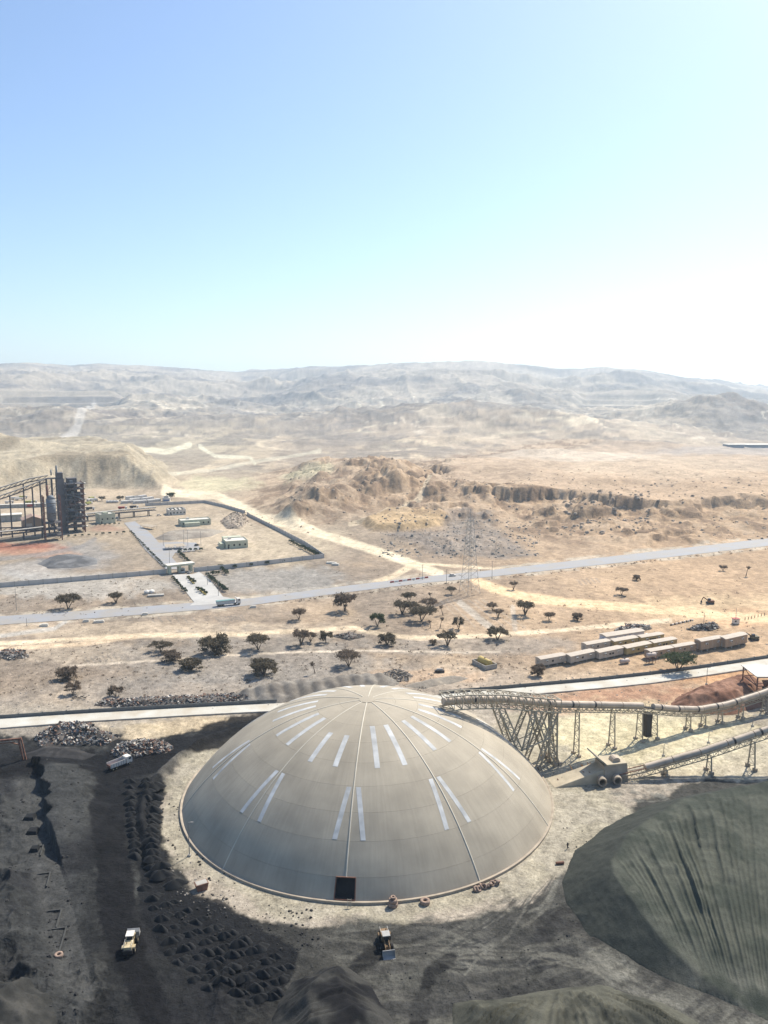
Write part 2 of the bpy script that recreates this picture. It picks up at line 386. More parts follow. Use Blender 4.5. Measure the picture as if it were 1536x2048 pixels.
def sd_mask(fx, fy, poly, soft):
    m = np.zeros_like(fx); xs = [q[0] for q in poly]; ys = [q[1] for q in poly]
    k = (fx > min(xs) - soft) & (fx < max(xs) + soft) & (fy > min(ys) - soft) & (fy < max(ys) + soft)
    if k.any(): m[k] = sstep(-soft, soft, sd_poly(fx[k], fy[k], poly))
    return m
def grain(C, x, y, r):                                 # speckle of stones, dust and dry patches at two sizes
    s = np.clip(r / 260.0, .7, 9)
    s = 2.0 ** np.round(np.log2(s))
    g = np.ones_like(x)
    for q in np.unique(s):
        k = s == q
        n = fbm(x[k] / q, y[k] / q * .7, 2.6, 3, 191, .65) - .5; m = fbm(x[k] / q, y[k] / q * .45, 14, 4, 193, .6) - .5
        p = vnoise(x[k] / q * 1.3, y[k] / q * 1.3, 195) * .6 + vnoise(x[k] / q * 2.9, y[k] / q * 2.9, 197) * .4
        g[k] = 1 + .6 * n + .38 * m + (.24 * sstep(.34, .24, p) - .34 * sstep(.66, .76, p)) * np.interp(r[k], [250, 360, 700], [.7, .35, 0])
    return np.clip(C * np.clip(g, .5, 1.6)[..., None], (.006), .8)
def ground_colour(x, y, z, R2):
    r = np.hypot(x, y); rmin, rmax = r.min(), r.max(); fx, fy = flat_px(x, y)
    fyc = np.clip(fy, 700, 3000)
    n1 = fbm(x, y * .55, 38, 5, 101, .58); n2 = fbm(x, y, 9, 4, 111, .6); n3 = fbm(x, y * .5, 160, 4, 121, .55)
    C = np.zeros(x.shape + (3,))
    mixc(C, (.33, .285, .225), np.ones_like(x))
    # zones by distance
    plain = np.array((.29, .245, .195))
    mixc(C, plain, sstep(1420, 1395, fyc))
    mixc(C, (.42, .34, .25), sstep(.46, .66, n1) * sstep(1420, 1395, fyc) * .8)
    mixc(C, (.215, .195, .17), sstep(.52, .72, n3) * sstep(1420, 1395, fyc) * .7)
    mixc(C, (.47, .345, .225), sstep(700, 1350, fx + (n3 - .5) * 500) * sstep(1400, 1380, fyc) * sstep(880, 1000, fyc) * .75)
    mixc(C, (.43, .375, .285), sstep(1180, 1050, fyc) * sstep(900, 500, fx) * .6)
    mixc(C, (.47, .40, .31), sstep(1010, 930, fyc) * .85)
    mixc(C, (.42, .39, .295), sstep(985, 900, fyc) * sstep(650, 350, fx) * .8)
    farw = sstep(1500, 3000, r)
    isfar = rmax > 900
    mixc(C, (.30, .25, .195), farw * .9)
    if isfar:
        rock = fbm(x, y, 420, 5, 131, .6)
        mixc(C, (.19, .165, .145), sstep(.48, .66, rock) * farw * .9)
        mixc(C, (.42, .355, .27), sstep(.53, .36, rock) * farw * .5)
        # tracks and pale scrapes of the quarry land
        q1 = np.abs(fbm(x, y, 520, 3, 141, .5) - .5); q2 = np.abs(fbm(x, y, 330, 3, 147, .5) - .47)
        qz = sstep(1050, 1300, r) * sstep(4700, 3600, r)
        mixc(C, (.60, .53, .40), sstep(.013, .004, q1) * qz * .9); mixc(C, (.56, .50, .40), sstep(.012, .003, q2) * qz * .8)
        lay = fbm(x, z * 9 + y * .05, 60, 3, 151)
        mixc(C, (.20, .185, .165), sstep(.52, .62, lay) * qz * .65)
        pat = fbm(x, y * .35, 170, 5, 157, .62); mixc(C, (.48, .415, .32), sstep(.57, .66, pat) * qz * .6); mixc(C, (.25, .225, .195), sstep(.44, .34, pat) * qz * .6)
    # slopes of bare rock and cliff
    slope = np.abs(np.gradient(z, axis=0) / np.gradient(R2, axis=0))
    if rmax > 500 and rmin < 1900:
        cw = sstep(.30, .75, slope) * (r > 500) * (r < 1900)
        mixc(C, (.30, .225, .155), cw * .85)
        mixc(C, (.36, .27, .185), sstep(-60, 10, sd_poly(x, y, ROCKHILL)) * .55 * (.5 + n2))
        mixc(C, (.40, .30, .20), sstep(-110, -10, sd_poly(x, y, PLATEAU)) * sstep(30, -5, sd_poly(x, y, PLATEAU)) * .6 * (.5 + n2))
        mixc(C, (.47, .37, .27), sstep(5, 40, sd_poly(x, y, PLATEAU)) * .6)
        mixc(C, (.39, .355, .27), sstep(-20, 10, sd_poly(x, y, SPOIL)) * .8)
        mixc(C, (.27, .26, .21), sstep(.5, .7, n2) * sstep(0, 20, sd_poly(x, y, SPOIL)) * .4)
        mixc(C, (.50, .38, .225), sstep(-3, 3, sd_poly(x, y, PAD)) * .8)
        mixc(C, (.24, .22, .20), sstep(-8, 6, sd_poly(x, y, RUBBLE)) * .8 * (.5 + n2))
        sdp = sd_poly(x, y, SPOIL); hq = fbm(x, y * .4, 46, 5, 155, .62); mixc(C, (.25, .215, .155), sstep(.5, .62, hq) * sstep(0, 30, sdp) * .7); mixc(C, (.50, .455, .345), sstep(.42, .34, hq) * sstep(0, 30, sdp) * .6)
        rk = fbm(x, y * .55, 17, 5, 153, .66); zone = np.maximum(sstep(-70, -10, sd_poly(x, y, ROCKHILL)), sstep(-140, -60, sd_poly(x, y, PLATEAU)) * sstep(26, 8, sd_poly(x, y, PLATEAU)))
        mixc(C, (.21, .155, .11), sstep(.5, .6, rk) * zone * .75); mixc(C, (.50, .405, .30), sstep(.44, .36, rk) * zone * .5)
    wm = sstep(320, 345, r) * sstep(3200, 1300, r); C *= 1 - wm[..., None] * np.array((.08, .14, .205))
    for hp in (HIGH_F, HIGH_N):
        if rmin < 900 and rmax > 350: mixc(C, (.46, .40, .31), line_mask(fx, fy, [(q[0], q[1] + (-2.5 if hp is HIGH_F else 2.5)) for q in hp], 3.4, .6) * sstep(.35, .6, n2) * .8)
    # compound and left field
    def blob(cx, cy, rx, ry, c, w, seed=0, hard=.35):
        k = (np.abs(fx - cx) < rx * 2) & (np.abs(fy - cy) < ry * 2)
        if not k.any(): return
        q = np.hypot((fx[k] - cx) / rx, (fy[k] - cy) / ry) + (fbm(fx[k], fy[k] * 2.2, 26, 4, 160 + seed) - .5) * .9
        m = np.zeros_like(fx); m[k] = sstep(1 + hard, 1 - hard, q) * w; mixc(C, c, m)
    blob(540, 1090, 120, 40, (.45, .37, .26), .8, 1); blob(440, 1075, 90, 40, (.44, .36, .26), .7, 2)
    blob(120, 1170, 220, 26, (.36, .335, .29), .7, 3); blob(560, 1160, 130, 26, (.30, .285, .255), .7, 4)
    blob(128, 1122, 58, 15, (.10, .10, .10), .8, 5); blob(160, 1110, 70, 26, (.25, .245, .235), .6, 6); blob(60, 1140, 60, 18, (.36, .35, .33), .5, 6)
    blob(40, 1097, 85, 12, (.29, .115, .075), .85, 7); blob(70, 1106, 80, 9, (.44, .28, .19), .6, 8)
    blob(208, 1056, 34, 7, (.30, .16, .11), .5, 9); blob(620, 965, 60, 14, (.50, .46, .30), .6, 10); blob(440, 968, 70, 14, (.52, .47, .30), .7, 11)
    blob(1340, 960, 220, 34, (.48, .38, .27), .5, 12); blob(1160, 925, 160, 16, (.54, .46, .36), .6, 13); blob(1450, 905, 140, 10, (.33, .31, .29), .5, 14)
    blob(330, 1262, 360, 16, (.46, .37, .265), .7, 15); blob(160, 1305, 130, 22, (.42, .345, .255), .6, 16)
    blob(1430, 1215, 150, 26, (.54, .40, .245), .75, 17); blob(1480, 1235, 90, 18, (.56, .36, .21), .6, 18)
    blob(500, 1320, 250, 55, (.235, .215, .187), .6, 19); blob(950, 1290, 200, 20, (.255, .235, .205), .5, 20)
    blob(850, 1352, 120, 14, (.50, .34, .21), .5, 21); blob(1290, 1395, 190, 26, (.34, .19, .115), .85, 22, .6)
    blob(1150, 1410, 120, 20, (.40, .24, .15), .6, 23); blob(1450, 1350, 140, 16, (.50, .27, .13), .6, 24)
    blob(1270, 1478, 250, 62, (.52, .455, .29), .9, 25, .5); blob(1480, 1520, 150, 50, (.45, .40, .29), .6, 26)
    blob(1130, 1610, 80, 50, (.40, .36, .27), .6, 27); blob(430, 1450, 150, 18, (.43, .34, .22), .8, 28); blob(280, 1466, 110, 16, (.46, .37, .24), .7, 29)
    blob(130, 1465, 120, 14, (.16, .145, .125), .6, 30)
    # dirt roads and tracks
    sand = (.62, .50, .34)
    for pts, w, c, k in (
            ([(330, 985), (430, 990), (480, 1012), (520, 1035), (600, 1056), (700, 1086), (800, 1118), (880, 1148)], 8, (.64, .54, .38), 1.0),
            ([(830, 1128), (790, 1150), (750, 1166)], 6, sand, .8), ([(830, 1127), (900, 1131), (1010, 1138)], 2.6, sand, .9),
            ([(950, 1160), (985, 1176), (1050, 1194), (1150, 1208), (1300, 1219), (1420, 1228), (1560, 1240), (1700, 1255)], 9, (.66, .48, .29), 1.0),
            ([(-50, 1290), (120, 1280), (300, 1272), (480, 1268), (620, 1261), (710, 1257), (770, 1270), (840, 1277), (930, 1274), (1010, 1268), (1100, 1262), (1250, 1247), (1340, 1241)], 4.2, (.60, .48, .33), 1.0),
            ([(-50, 1300), (150, 1290), (270, 1275)], 4.5, (.60, .46, .31), .9), ([(0, 1272), (110, 1258), (132, 1243)], 3.6, (.40, .375, .33), .8),
            ([(140, 1330), (300, 1322), (480, 1310), (620, 1303), (760, 1300), (900, 1306), (1000, 1303)], 2.0, (.52, .44, .34), .9),
            ([(920, 1206), (960, 1240), (985, 1258)], 6, (.40, .36, .30), .7), ([(1025, 1215), (1030, 1258)], 5, (.42, .37, .30), .6),
            ([(60, 905), (150, 880), (190, 845)], 6, (.48, .44, .38), .8), ([(0, 918), (120, 898), (240, 900), (330, 908), (380, 896)], 4.5, (.60, .55, .40), .9),
            ([(400, 898), (430, 914), (500, 918), (510, 930)], 3.2, (.58, .54, .40), .8), ([(330, 950), (420, 942), (520, 925), (640, 905)], 3, (.55, .50, .38), .6),
            ([(0, 1118), (90, 1108), (160, 1095), (190, 1078)], 4, (.22, .205, .19), .7), ([(860, 985), (840, 1010), (760, 1036), (700, 1050)], 4, (.52, .43, .30), .7)):
        mixc(C, c, line_mask(fx, fy, pts, w) * k)
    for k in range(7):                                  # wheel ruts fanning over the plain
        x0 = 880 + 14 * k; mixc(C, (.33, .295, .245), line_mask(fx, fy, [(x0, 1200), (x0 + 50 + 6 * k, 1255)], 1.1) * .5)
    # scrapes left by the loader in the plain (comb marks)
    for (x0, y0, x1, y1, n) in ((430, 1238, 488, 1236, 9), (300, 1240, 400, 1240, 6), (170, 1320, 260, 1312, 8), (1155, 1165, 1200, 1160, 5)):
        for k in range(n):
            a = x0 + (x1 - x0) * k / n; b = y0 + (y1 - y0) * k / n
            mixc(C, (.19, .17, .145), line_mask(fx, fy, [(a, b - 5), (a + 9, b + 5)], 1.3) * .65)
    if rmin > 330: return grain(C, x, y, r)
    # near yard: coal dust; left side darkened further in colour to imitate graded exposure
    yard = sstep(1455, 1475, fy)
    edge = (fbm(x, y, 14, 6, 171, .65) - .5) * 90
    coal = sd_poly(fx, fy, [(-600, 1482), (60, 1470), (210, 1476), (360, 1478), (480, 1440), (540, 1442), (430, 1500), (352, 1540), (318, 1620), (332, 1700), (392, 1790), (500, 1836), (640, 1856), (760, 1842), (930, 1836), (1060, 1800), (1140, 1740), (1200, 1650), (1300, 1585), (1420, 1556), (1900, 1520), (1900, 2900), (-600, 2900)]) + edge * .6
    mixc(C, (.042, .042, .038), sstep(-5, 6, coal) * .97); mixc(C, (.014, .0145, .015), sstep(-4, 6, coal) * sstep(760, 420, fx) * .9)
    lite = fbm(x, y, 16, 5, 173, .62)
    mixc(C, (.066, .064, .057), sstep(.5, .64, lite) * sstep(0, 20, coal) * .75 * (.35 + .65 * sstep(420, 760, fx)))
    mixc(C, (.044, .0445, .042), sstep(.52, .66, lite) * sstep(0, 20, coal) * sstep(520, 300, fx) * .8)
    mixc(C, (.040, .041, .040), sstep(190, 150, fx) * sstep(1535, 1560, fy) * .75)
    mixc(C, (.016, .016, .018), sstep(.5, .33, lite) * sstep(0, 20, coal) * .6)
    rd = np.hypot(x - DC.x, y - DC.y); ang = np.arctan2(y - DC.y, x - DC.x)
    # swept streaks round the dome
    st = fbm(ang * 22, rd * 1.4, 6, 4, 175, .6)
    fr = sstep(600, 760, fx) * sstep(1780, 1830, fy)
    mixc(C, (.085, .083, .071), sstep(.5, .62, st) * fr * sstep(1500, 1300, fx) * .8)
    mixc(C, (.035, .035, .034), sstep(.5, .36, st) * fr * sstep(72, 84, rd) * .6)
    # tyre arcs in front of the dome and on the way to the stockpile
    rt = random.Random(9)
    for k in range(30):
        if k < 18: pts = [(690 + rt.uniform(-40, 40), 1890 + rt.uniform(-30, 40)), (840 + rt.uniform(-20, 20), 1870 + rt.uniform(-30, 60)), (980 + rt.uniform(-20, 20), 1830 + rt.uniform(-20, 60)), (1080 + rt.uniform(-20, 20), 1760 + rt.uniform(-20, 60)), (1130 + rt.uniform(-15, 15), 1690 + rt.uniform(-10, 30))]
        else: pts = [(880 + rt.uniform(-60, 60), 1905 + rt.uniform(-20, 70)), (1010 + rt.uniform(-30, 30), 1880 + rt.uniform(0, 60)), (1130 + rt.uniform(-20, 20), 1890 + rt.uniform(0, 50)), (1260 + rt.uniform(-20, 20), 1960 + rt.uniform(-10, 30)), (1420, 2030 + rt.uniform(-20, 40))]
        fine = []
        for i in range(len(pts) - 1):
            p0, p1, p2, p3 = pts[max(i - 1, 0)], pts[i], pts[i + 1], pts[min(i + 2, len(pts) - 1)]
            for s in range(5):
                t = s / 5; fine.append(tuple(.5 * (2 * p1[j] + (p2[j] - p0[j]) * t + (2 * p0[j] - 5 * p1[j] + 4 * p2[j] - p3[j]) * t * t + (3 * p1[j] - p0[j] - 3 * p2[j] + p3[j]) * t ** 3) for j in (0, 1)))
        lt = rt.random() < .5
        mixc(C, (.115, .111, .094) if lt else (.03, .03, .029), line_mask(fx, fy, fine, rt.uniform(1.2, 3.6), .5) * rt.uniform(.5, .95) * (.4 + .6 * sstep(.4, .6, n2)))
    mixc(C, (.15, .145, .122), sd_mask(fx, fy, [(1110, 1870), (1180, 1890), (1260, 1930), (1340, 1985), (1440, 2010), (1536, 2040), (1600, 2100), (1500, 2100), (1380, 2040), (1250, 1980)], 18) * (.25 + .6 * sstep(.42, .6, st)))
    mixc(C, (.16, .155, .135), sstep(.54, .64, fbm(x * .8, y * 1.4, 7, 5, 187, .62)) * sstep(1060, 1120, fx) * sstep(1560, 1590, fy) * sstep(1800, 1700, fy) * .75)
    # beige apron
    ap = rd + (fbm(ang * 30, rd * .5, 7, 7, 177, .66) - .5) * 13
    wdt = np.interp(np.degrees(ang), [-180, -150, -110, -80, -60, -40, -10, 30, 180], [59.5, 60, 59, 59, 60.5, 64, 73, 70, 60])
    mixc(C, (.33, .295, .22), sstep(wdt + 2, wdt - 1.5, ap) * yard * .92)
    bw = np.exp(-((rd - 64) / 2.2) ** 2) * sstep(2.1, 2.6, np.abs(ang)); mixc(C, (.10, .095, .085), bw * .75)
    mixc(C, (.30, .27, .22), sstep(.48, .62, n2) * sstep(wdt + 5, wdt - 3, ap) * yard * .4)
    # black haul roads
    jg = (fbm(x, y, 9, 6, 181, .65) - .5) * 34
    for pts, w in (([(560, 1442), (470, 1456), (400, 1484), (330, 1512), (250, 1530), (150, 1520), (70, 1528), (-40, 1545), (-200, 1570)], 20), ([(232, 1530), (216, 1600), (216, 1680), (228, 1760), (240, 1850), (262, 1930), (300, 2010), (360, 2150)], 34),
                   ([(830, 2100), (845, 1990), (860, 1950), (900, 1915)], 16), ([(640, 2000), (720, 1930), (770, 1900)], 14)):
        d_, s_, t_ = d_line(fx, fy, pts)
        mixc(C, (.008, .008, .009), sstep(w + 5, w - 4, d_ + jg) * (.95 if w > 17 else .35 + .5 * sstep(.45, .6, st)))
    field = sd_poly(fx, fy, [(246, 1556), (322, 1560), (318, 1640), (330, 1700), (352, 1770), (430, 1800), (520, 1850), (600, 1905), (566, 1975), (520, 2010), (430, 1985), (340, 1925), (285, 1840), (272, 1740), (248, 1640)]) + jg
    mixc(C, (.010, .0105, .012), sstep(-3, 4, field) * .92)
    d_, s_, t_ = d_line(x, y, BANK)
    mixc(C, (.055, .055, .052), (d_ * s_ > 0) * sstep(8, 5, d_) * sstep(1540, 1570, fy) * .8)
    return grain(C, x, y, r)

cuts = [0] + [int(np.searchsorted(dist, v)) for v in (330, 900, 1900)] + [len(dist)]
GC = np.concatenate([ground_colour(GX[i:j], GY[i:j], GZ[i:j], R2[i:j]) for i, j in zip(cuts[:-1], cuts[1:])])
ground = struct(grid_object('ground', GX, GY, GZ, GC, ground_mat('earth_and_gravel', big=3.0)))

def strip(name, far, near, m, dz, n=90, crown=0.0):
    xs = np.linspace(far[0][0], far[-1][0], n)
    f = np.interp(xs, [q[0] for q in far], [q[1] for q in far]); b = np.interp(xs, [q[0] for q in near], [q[1] for q in near])
    X = np.zeros((7, n)); Y = np.zeros((7, n)); Z = np.zeros((7, n))
    for j in range(n):
        p, q = P(xs[j], b[j]), P(xs[j], f[j])
        for i in range(7):
            a = p.lerp(q, i / 6); X[i, j], Y[i, j] = a.x, a.y
            Z[i, j] = dz + crown * (1 - (2 * i / 6 - 1) ** 2)
    return struct(grid_object(name, X, Y, Z, None, m))
asphalt = mat('sun_bleached_asphalt', (.26, .268, .285), .75, .10, .10, bump=.05, dirt=(.31, .285, .25))
strip('highway', HIGH_F, HIGH_N, asphalt, .14, crown=.08)
conc_road = mat('pale_concrete_road', (.50, .50, .45), .8, .10, .12, bump=.05, dirt=(.42, .365, .28))
strip('concrete_road', CONC_F, CONC_N, conc_road, .12)
# ------------------------------------------------------------------ storage dome
M_clad = mat('weathered_cream_cladding', (.385, .335, .255), .75, .13, .1, bump=.12, bscale=2.5)
def clad_nodes(m):                                    # dust streaks that run down the shell and fine sheet ribs
    n = m.node_tree.nodes; l = m.node_tree.links; b = n['Principled BSDF']
    tc = n.new('ShaderNodeTexCoord'); sx = n.new('ShaderNodeSeparateXYZ'); l.new(tc.outputs['Object'], sx.inputs[0])
    at = n.new('ShaderNodeMath'); at.operation = 'ARCTAN2'; l.new(sx.outputs[1], at.inputs[0]); l.new(sx.outputs[0], at.inputs[1])
    cb = n.new('ShaderNodeCombineXYZ'); mu = n.new('ShaderNodeMath'); mu.operation = 'MULTIPLY'; mu.inputs[1].default_value = 60.0; l.new(at.outputs[0], mu.inputs[0]); l.new(mu.outputs[0], cb.inputs[0])
    mz = n.new('ShaderNodeMath'); mz.operation = 'MULTIPLY'; mz.inputs[1].default_value = .12; l.new(sx.outputs[2], mz.inputs[0]); l.new(mz.outputs[0], cb.inputs[1])
    nz = n.new('ShaderNodeTexNoise'); nz.inputs['Scale'].default_value = 1.0; nz.inputs['Detail'].default_value = 6; nz.inputs['Roughness'].default_value = .7; l.new(cb.outputs[0], nz.inputs['Vector'])
    mr = n.new('ShaderNodeMapRange'); mr.inputs['From Min'].default_value = .3; mr.inputs['From Max'].default_value = .7; mr.inputs['To Min'].default_value = .9; mr.inputs['To Max'].default_value = 1.06; l.new(nz.outputs['Fac'], mr.inputs['Value'])
    old = b.inputs['Base Color'].links[0].from_socket
    sc_ = n.new('ShaderNodeVectorMath'); sc_.operation = 'SCALE'; l.new(old, sc_.inputs[0]); l.new(mr.outputs[0], sc_.inputs['Scale']); l.new(sc_.outputs[0], b.inputs['Base Color'])
clad_nodes(M_clad)
M_rib = mat('cream_rib_flashing', (.52, .47, .37), .55, .08, .3, bump=0)
M_light = mat('translucent_fibreglass_strip', (.52, .52, .50), .8, .2, .3, bump=0)
M_conc = mat('grey_concrete', (.38, .355, .31), .85, .16, .5)
M_ringc = mat('sandy_concrete_kerb', (.38, .32, .245), .85, .15, .4)
M_dark = mat('dark_steel', (.045, .04, .038), .6, .2, 1.0, bump=0)
M_steel = mat('dusty_beige_steel', (.37, .325, .245), .6, .16, .5, bump=0)
M_pipe = mat('dusty_pink_sheet_cover', (.46, .375, .285), .55, .14, .35, bump=.05)
M_rust = mat('rusty_steel', (.21, .105, .07), .8, .25, 1.2, bump=0)
M_black = mat('rubber_and_opening_dark', (.022, .021, .021), .85, .2, 2, bump=0)
DROT = rad(-94.6)                                     # azimuth of the rib that faces the camera
dome = thing('storage_dome', 'huge cream ribbed storage dome with pale skylight strips in the yard', 'dome', (DC.x, DC.y, 0))
def dpt(rh, az, off=0.0):                             # point on the cap at horizontal radius rh
    n = Vector((rh * math.cos(az), rh * math.sin(az), math.sqrt(DRHO ** 2 - rh ** 2))) / DRHO
    return n * (DRHO + off) + Vector((0, 0, DH - DRHO))
def zen(rh): return math.asin(rh / DRHO)
def patch(a0, a1, b0, b1, off, na, nb, thick=.08):    # a curved plate, azimuth a0..a1, zenith b0..b1
    mb = MB(); top = []; bot = []
    for lst, o in ((top, off), (bot, off - thick)):
        for j in range(nb + 1):
            for i in range(na + 1):
                b = b0 + (b1 - b0) * j / nb; lst.append(dpt(DRHO * math.sin(b), a0 + (a1 - a0) * i / na, o))
    q = lambda j, i, s: s * (na + 1) * (nb + 1) + j * (na + 1) + i
    f = [(q(j, i, 0), q(j + 1, i, 0), q(j + 1, i + 1, 0), q(j, i + 1, 0)) for j in range(nb) for i in range(na)]
    e = [q(0, i, 0) for i in range(na + 1)] + [q(j, na, 0) for j in range(1, nb + 1)] + [q(nb, i, 0) for i in range(na - 1, -1, -1)] + [q(j, 0, 0) for j in range(nb - 1, 0, -1)]
    mb.add(top, f); L = len(e)
    return mb.add([top[i] for i in e] + [bot[i] for i in e], [(k, (k + 1) % L, (k + 1) % L + L, k + L) for k in range(L)])
zmax = zen(DR); ringz = [zen(2.2)] + [zmax * t for t in (.13, .235, .345, .455, .565, .675, .785, .912, 1.0)]
doorw = rad(2.6)
for s in range(10):
    for j in range(9):
        a0 = DROT + rad(36) * s; a1 = a0 + rad(36)
        rmid = DRHO * math.sin((ringz[j] + ringz[j + 1]) / 2); g = .012 / rmid
        if j == 8 and s == 0: a0 += doorw
        if j == 8 and s == 9: a1 -= doorw
        patch(a0 + g, a1 - g, ringz[j] + .00022, ringz[j + 1] - .00022, 0.0, 14, 4).build('cladding_panel', M_clad, dome, True)
cap = MB()
cap.add([dpt(0, 0, .16)] + [dpt(2.4, 2 * math.pi * k / 24, .1) for k in range(24)], [(0, k + 1, (k + 1) % 24 + 1) for k in range(24)])
cap.build('crown_cap', M_clad, dome, True)
for s in range(10):
    az = DROT + rad(36) * s; mb = MB(); vs = []; n = 40; b_end = ringz[8] if s == 0 else zmax
    for k in range(n + 1):
        b = zen(2.0) + (b_end - zen(2.0)) * k / n; rh = DRHO * math.sin(b); hw = .19
        for o, w in ((.02, 1.0), (.1, .8), (.1, -.8), (.02, -1.0)): vs.append(dpt(rh, az + w * hw / max(rh, 1.0), o))
    fs = [(4 * k + i, 4 * k + 4 + i, 4 * k + 5 + i, 4 * k + 1 + i) for k in range(n) for i in range(3)]
    mb.add(vs, fs).build('rib', M_rib, dome, True)
def skylight(az, w, b0, b1, skew=0.0):
    mb = MB(); n = 6; vs = []
    for k in range(n + 1):
        b = b0 + (b1 - b0) * k / n; rh = DRHO * math.sin(b)
        for o, ww in ((.008, w), (.035, w), (.035, -w), (.008, -w)): vs.append(dpt(rh, az + (ww / 2 + skew * (k / n)) / rh, o))
    fs = [(4 * k + i, 4 * k + 4 + i, 4 * k + 5 + i, 4 * k + 1 + i) for k in range(n) for i in range(3)] + [(0, 1, 2, 3), (4 * n + 3, 4 * n + 2, 4 * n + 1, 4 * n)]
    mb.add(vs, fs).build('skylight_strip', M_light, dome)
for s in range(10):
    a0 = DROT + rad(36) * s
    for fr, sk in ((.30, 0), (.70, 0)):
        lo = ringz[2] + .005 if s != 9 else ringz[2] + .07
        skylight(a0 + rad(36) * fr, 1.35, lo, ringz[4] - .004 + .03 * (s % 3 == 0))
    for fr, sk in ((.055, 1.9), (.945, -1.9)):
        skylight(a0 + rad(36) * fr, 1.2, ringz[5] + .004, ringz[7] - .004, sk)
rw = MB(); N = 160; v = []
for k in range(N):
    t = 2 * math.pi * k / N
    for r, z in ((DR - .4, -.3), (DR + .3, -.3), (DR + .3, .6), (DR + .02, .62), (DR - .4, .5)): v.append((r * math.cos(t), r * math.sin(t), z))
rw.add(v, [(k * 5 + i, ((k + 1) % N) * 5 + i, ((k + 1) % N) * 5 + (i + 1) % 5, k * 5 + (i + 1) % 5) for k in range(N) for i in range(5)])
rw.build('base_kerb', M_ringc, dome)
fr = MB()
tl, tr = dpt(DRHO * math.sin(ringz[8]), DROT - doorw, .1), dpt(DRHO * math.sin(ringz[8]), DROT + doorw, .1)
bl, br = dpt(DRHO * math.sin(zmax - .012), DROT - doorw, .1), dpt(DRHO * math.sin(zmax - .012), DROT + doorw, .1)
for a, b in ((tl, tr), (tr, br), (br, bl), (bl, tl)): fr.beam(a, b, .22)
fr.build('door_frame', M_rust, dome)
dk = MB(); inn = Vector((-math.cos(DROT), -math.sin(DROT), 0)) * 1.6
dk.add([tl + inn, tr + inn, br + inn, bl + inn, tl, tr, br, bl], [(0, 1, 2, 3), (4, 0, 3, 7), (1, 5, 6, 2), (0, 4, 5, 1), (3, 2, 6, 7)])
dk.build('door_recess', M_black, dome)  # black lining paints in the darkness inside the doorway
ld = MB(); base = Vector((math.cos(DROT), math.sin(DROT), 0)); side = Vector((-base.y, base.x, 0))
lt = base * (DR + .75) + Vector((0, 0, 1.9)); lb = base * (DR + 1.8); lt += side * 1.3; lb += side * 1.3
for sg in (-.4, .4): ld.beam(lt + side * sg, lb + side * sg, .1)
for k in range(5): ld.beam(lb.lerp(lt, k / 4.5) - side * .4, lb.lerp(lt, k / 4.5) + side * .4, .08)
ld.build('ladder', M_steel, dome)
struct(MB().box((DC.x, DC.y, .02), (60, 60, .04)).build('dome_floor', M_dark))

# ------------------------------------------------------------------ conveyors on the right
def bent(name_parent, top, foot, across, wt, wb, th=.34, n=6, nm='trestle_leg'):
    """a laced pair of legs; top, foot are centre points, across is a unit vector"""
    top, foot = Vector(top), Vector(foot); a0, a1 = top - across * wt / 2, top + across * wt / 2; b0, b1 = foot - across * wb / 2, foot + across * wb / 2
    for p, q in ((a0, b0), (a1, b1)): MB().beam(p, q, th).build(nm, M_steel, name_parent)
    lc = MB(); L = [(b0.lerp(a0, k / n), b1.lerp(a1, k / n)) for k in range(n + 1)]
    for k in range(n):
        lc.beam(L[k][k % 2], L[k + 1][1 - k % 2], th * .5); lc.beam(L[k + 1][0], L[k + 1][1], th * .45)
    lc.build('lacing', M_steel, name_parent)
    for q in (b0, b1):
        if foot.z < .5: MB().box((q.x, q.y, .45), (1.1, 1.1, .95), math.atan2(across.y, across.x)).build('footing', M_ringc, name_parent)
def path_pt(pts, t):                                  # pts: list of (t, Vector)
    for (t0, p0), (t1, p1) in zip(pts[:-1], pts[1:]):
        if t <= t1: return p0.lerp(p1, (t - t0) / (t1 - t0))
    return pts[-1][1]
def truss_deck(parent, pts, t0, t1, across, depth, width, step=1.7, th=.2):
    chs = {(s, j): MB() for s in (-1, 1) for j in (0, 1)}; lc = MB(); n = max(2, int((t1 - t0) / step)); pp = [path_pt(pts, t0 + (t1 - t0) * k / n) for k in range(n + 1)]
    up = Vector((0, 0, depth))
    for k in range(n):
        for s in (-1, 1):
            o = across * (s * width / 2)
            chs[s, 0].beam(pp[k] + o, pp[k + 1] + o, th); chs[s, 1].beam(pp[k] + o - up, pp[k + 1] + o - up, th)
            if k % 2: lc.beam(pp[k] + o, pp[k + 1] + o - up, th * .6)
            else: lc.beam(pp[k] + o - up, pp[k + 1] + o, th * .6)
            lc.beam(pp[k] + o, pp[k] + o - up, th * .55)
        lc.beam(pp[k] - across * width / 2 - up, pp[k] + across * width / 2 - up, th * .6)
        lc.beam(pp[k] - across * width / 2, pp[k + 1] + across * width / 2, th * .6)
    for ch in chs.values(): ch.build('chord', M_steel, parent)
    lc.build('lacing', M_steel, parent)
    wk = MB()
    for k in range(n):
        o = across * (-width / 2 - .45)
        wk.beam(pp[k] + o, pp[k + 1] + o, .8, .06); wk.beam(pp[k] + o * 1.3 + Vector((0, 0, 1)), pp[k + 1] + o * 1.3 + Vector((0, 0, 1)), .07); wk.beam(pp[k] + o * 1.3, pp[k] + o * 1.3 + Vector((0, 0, 1)), .07)
    wk.build('walkway', M_steel, parent)
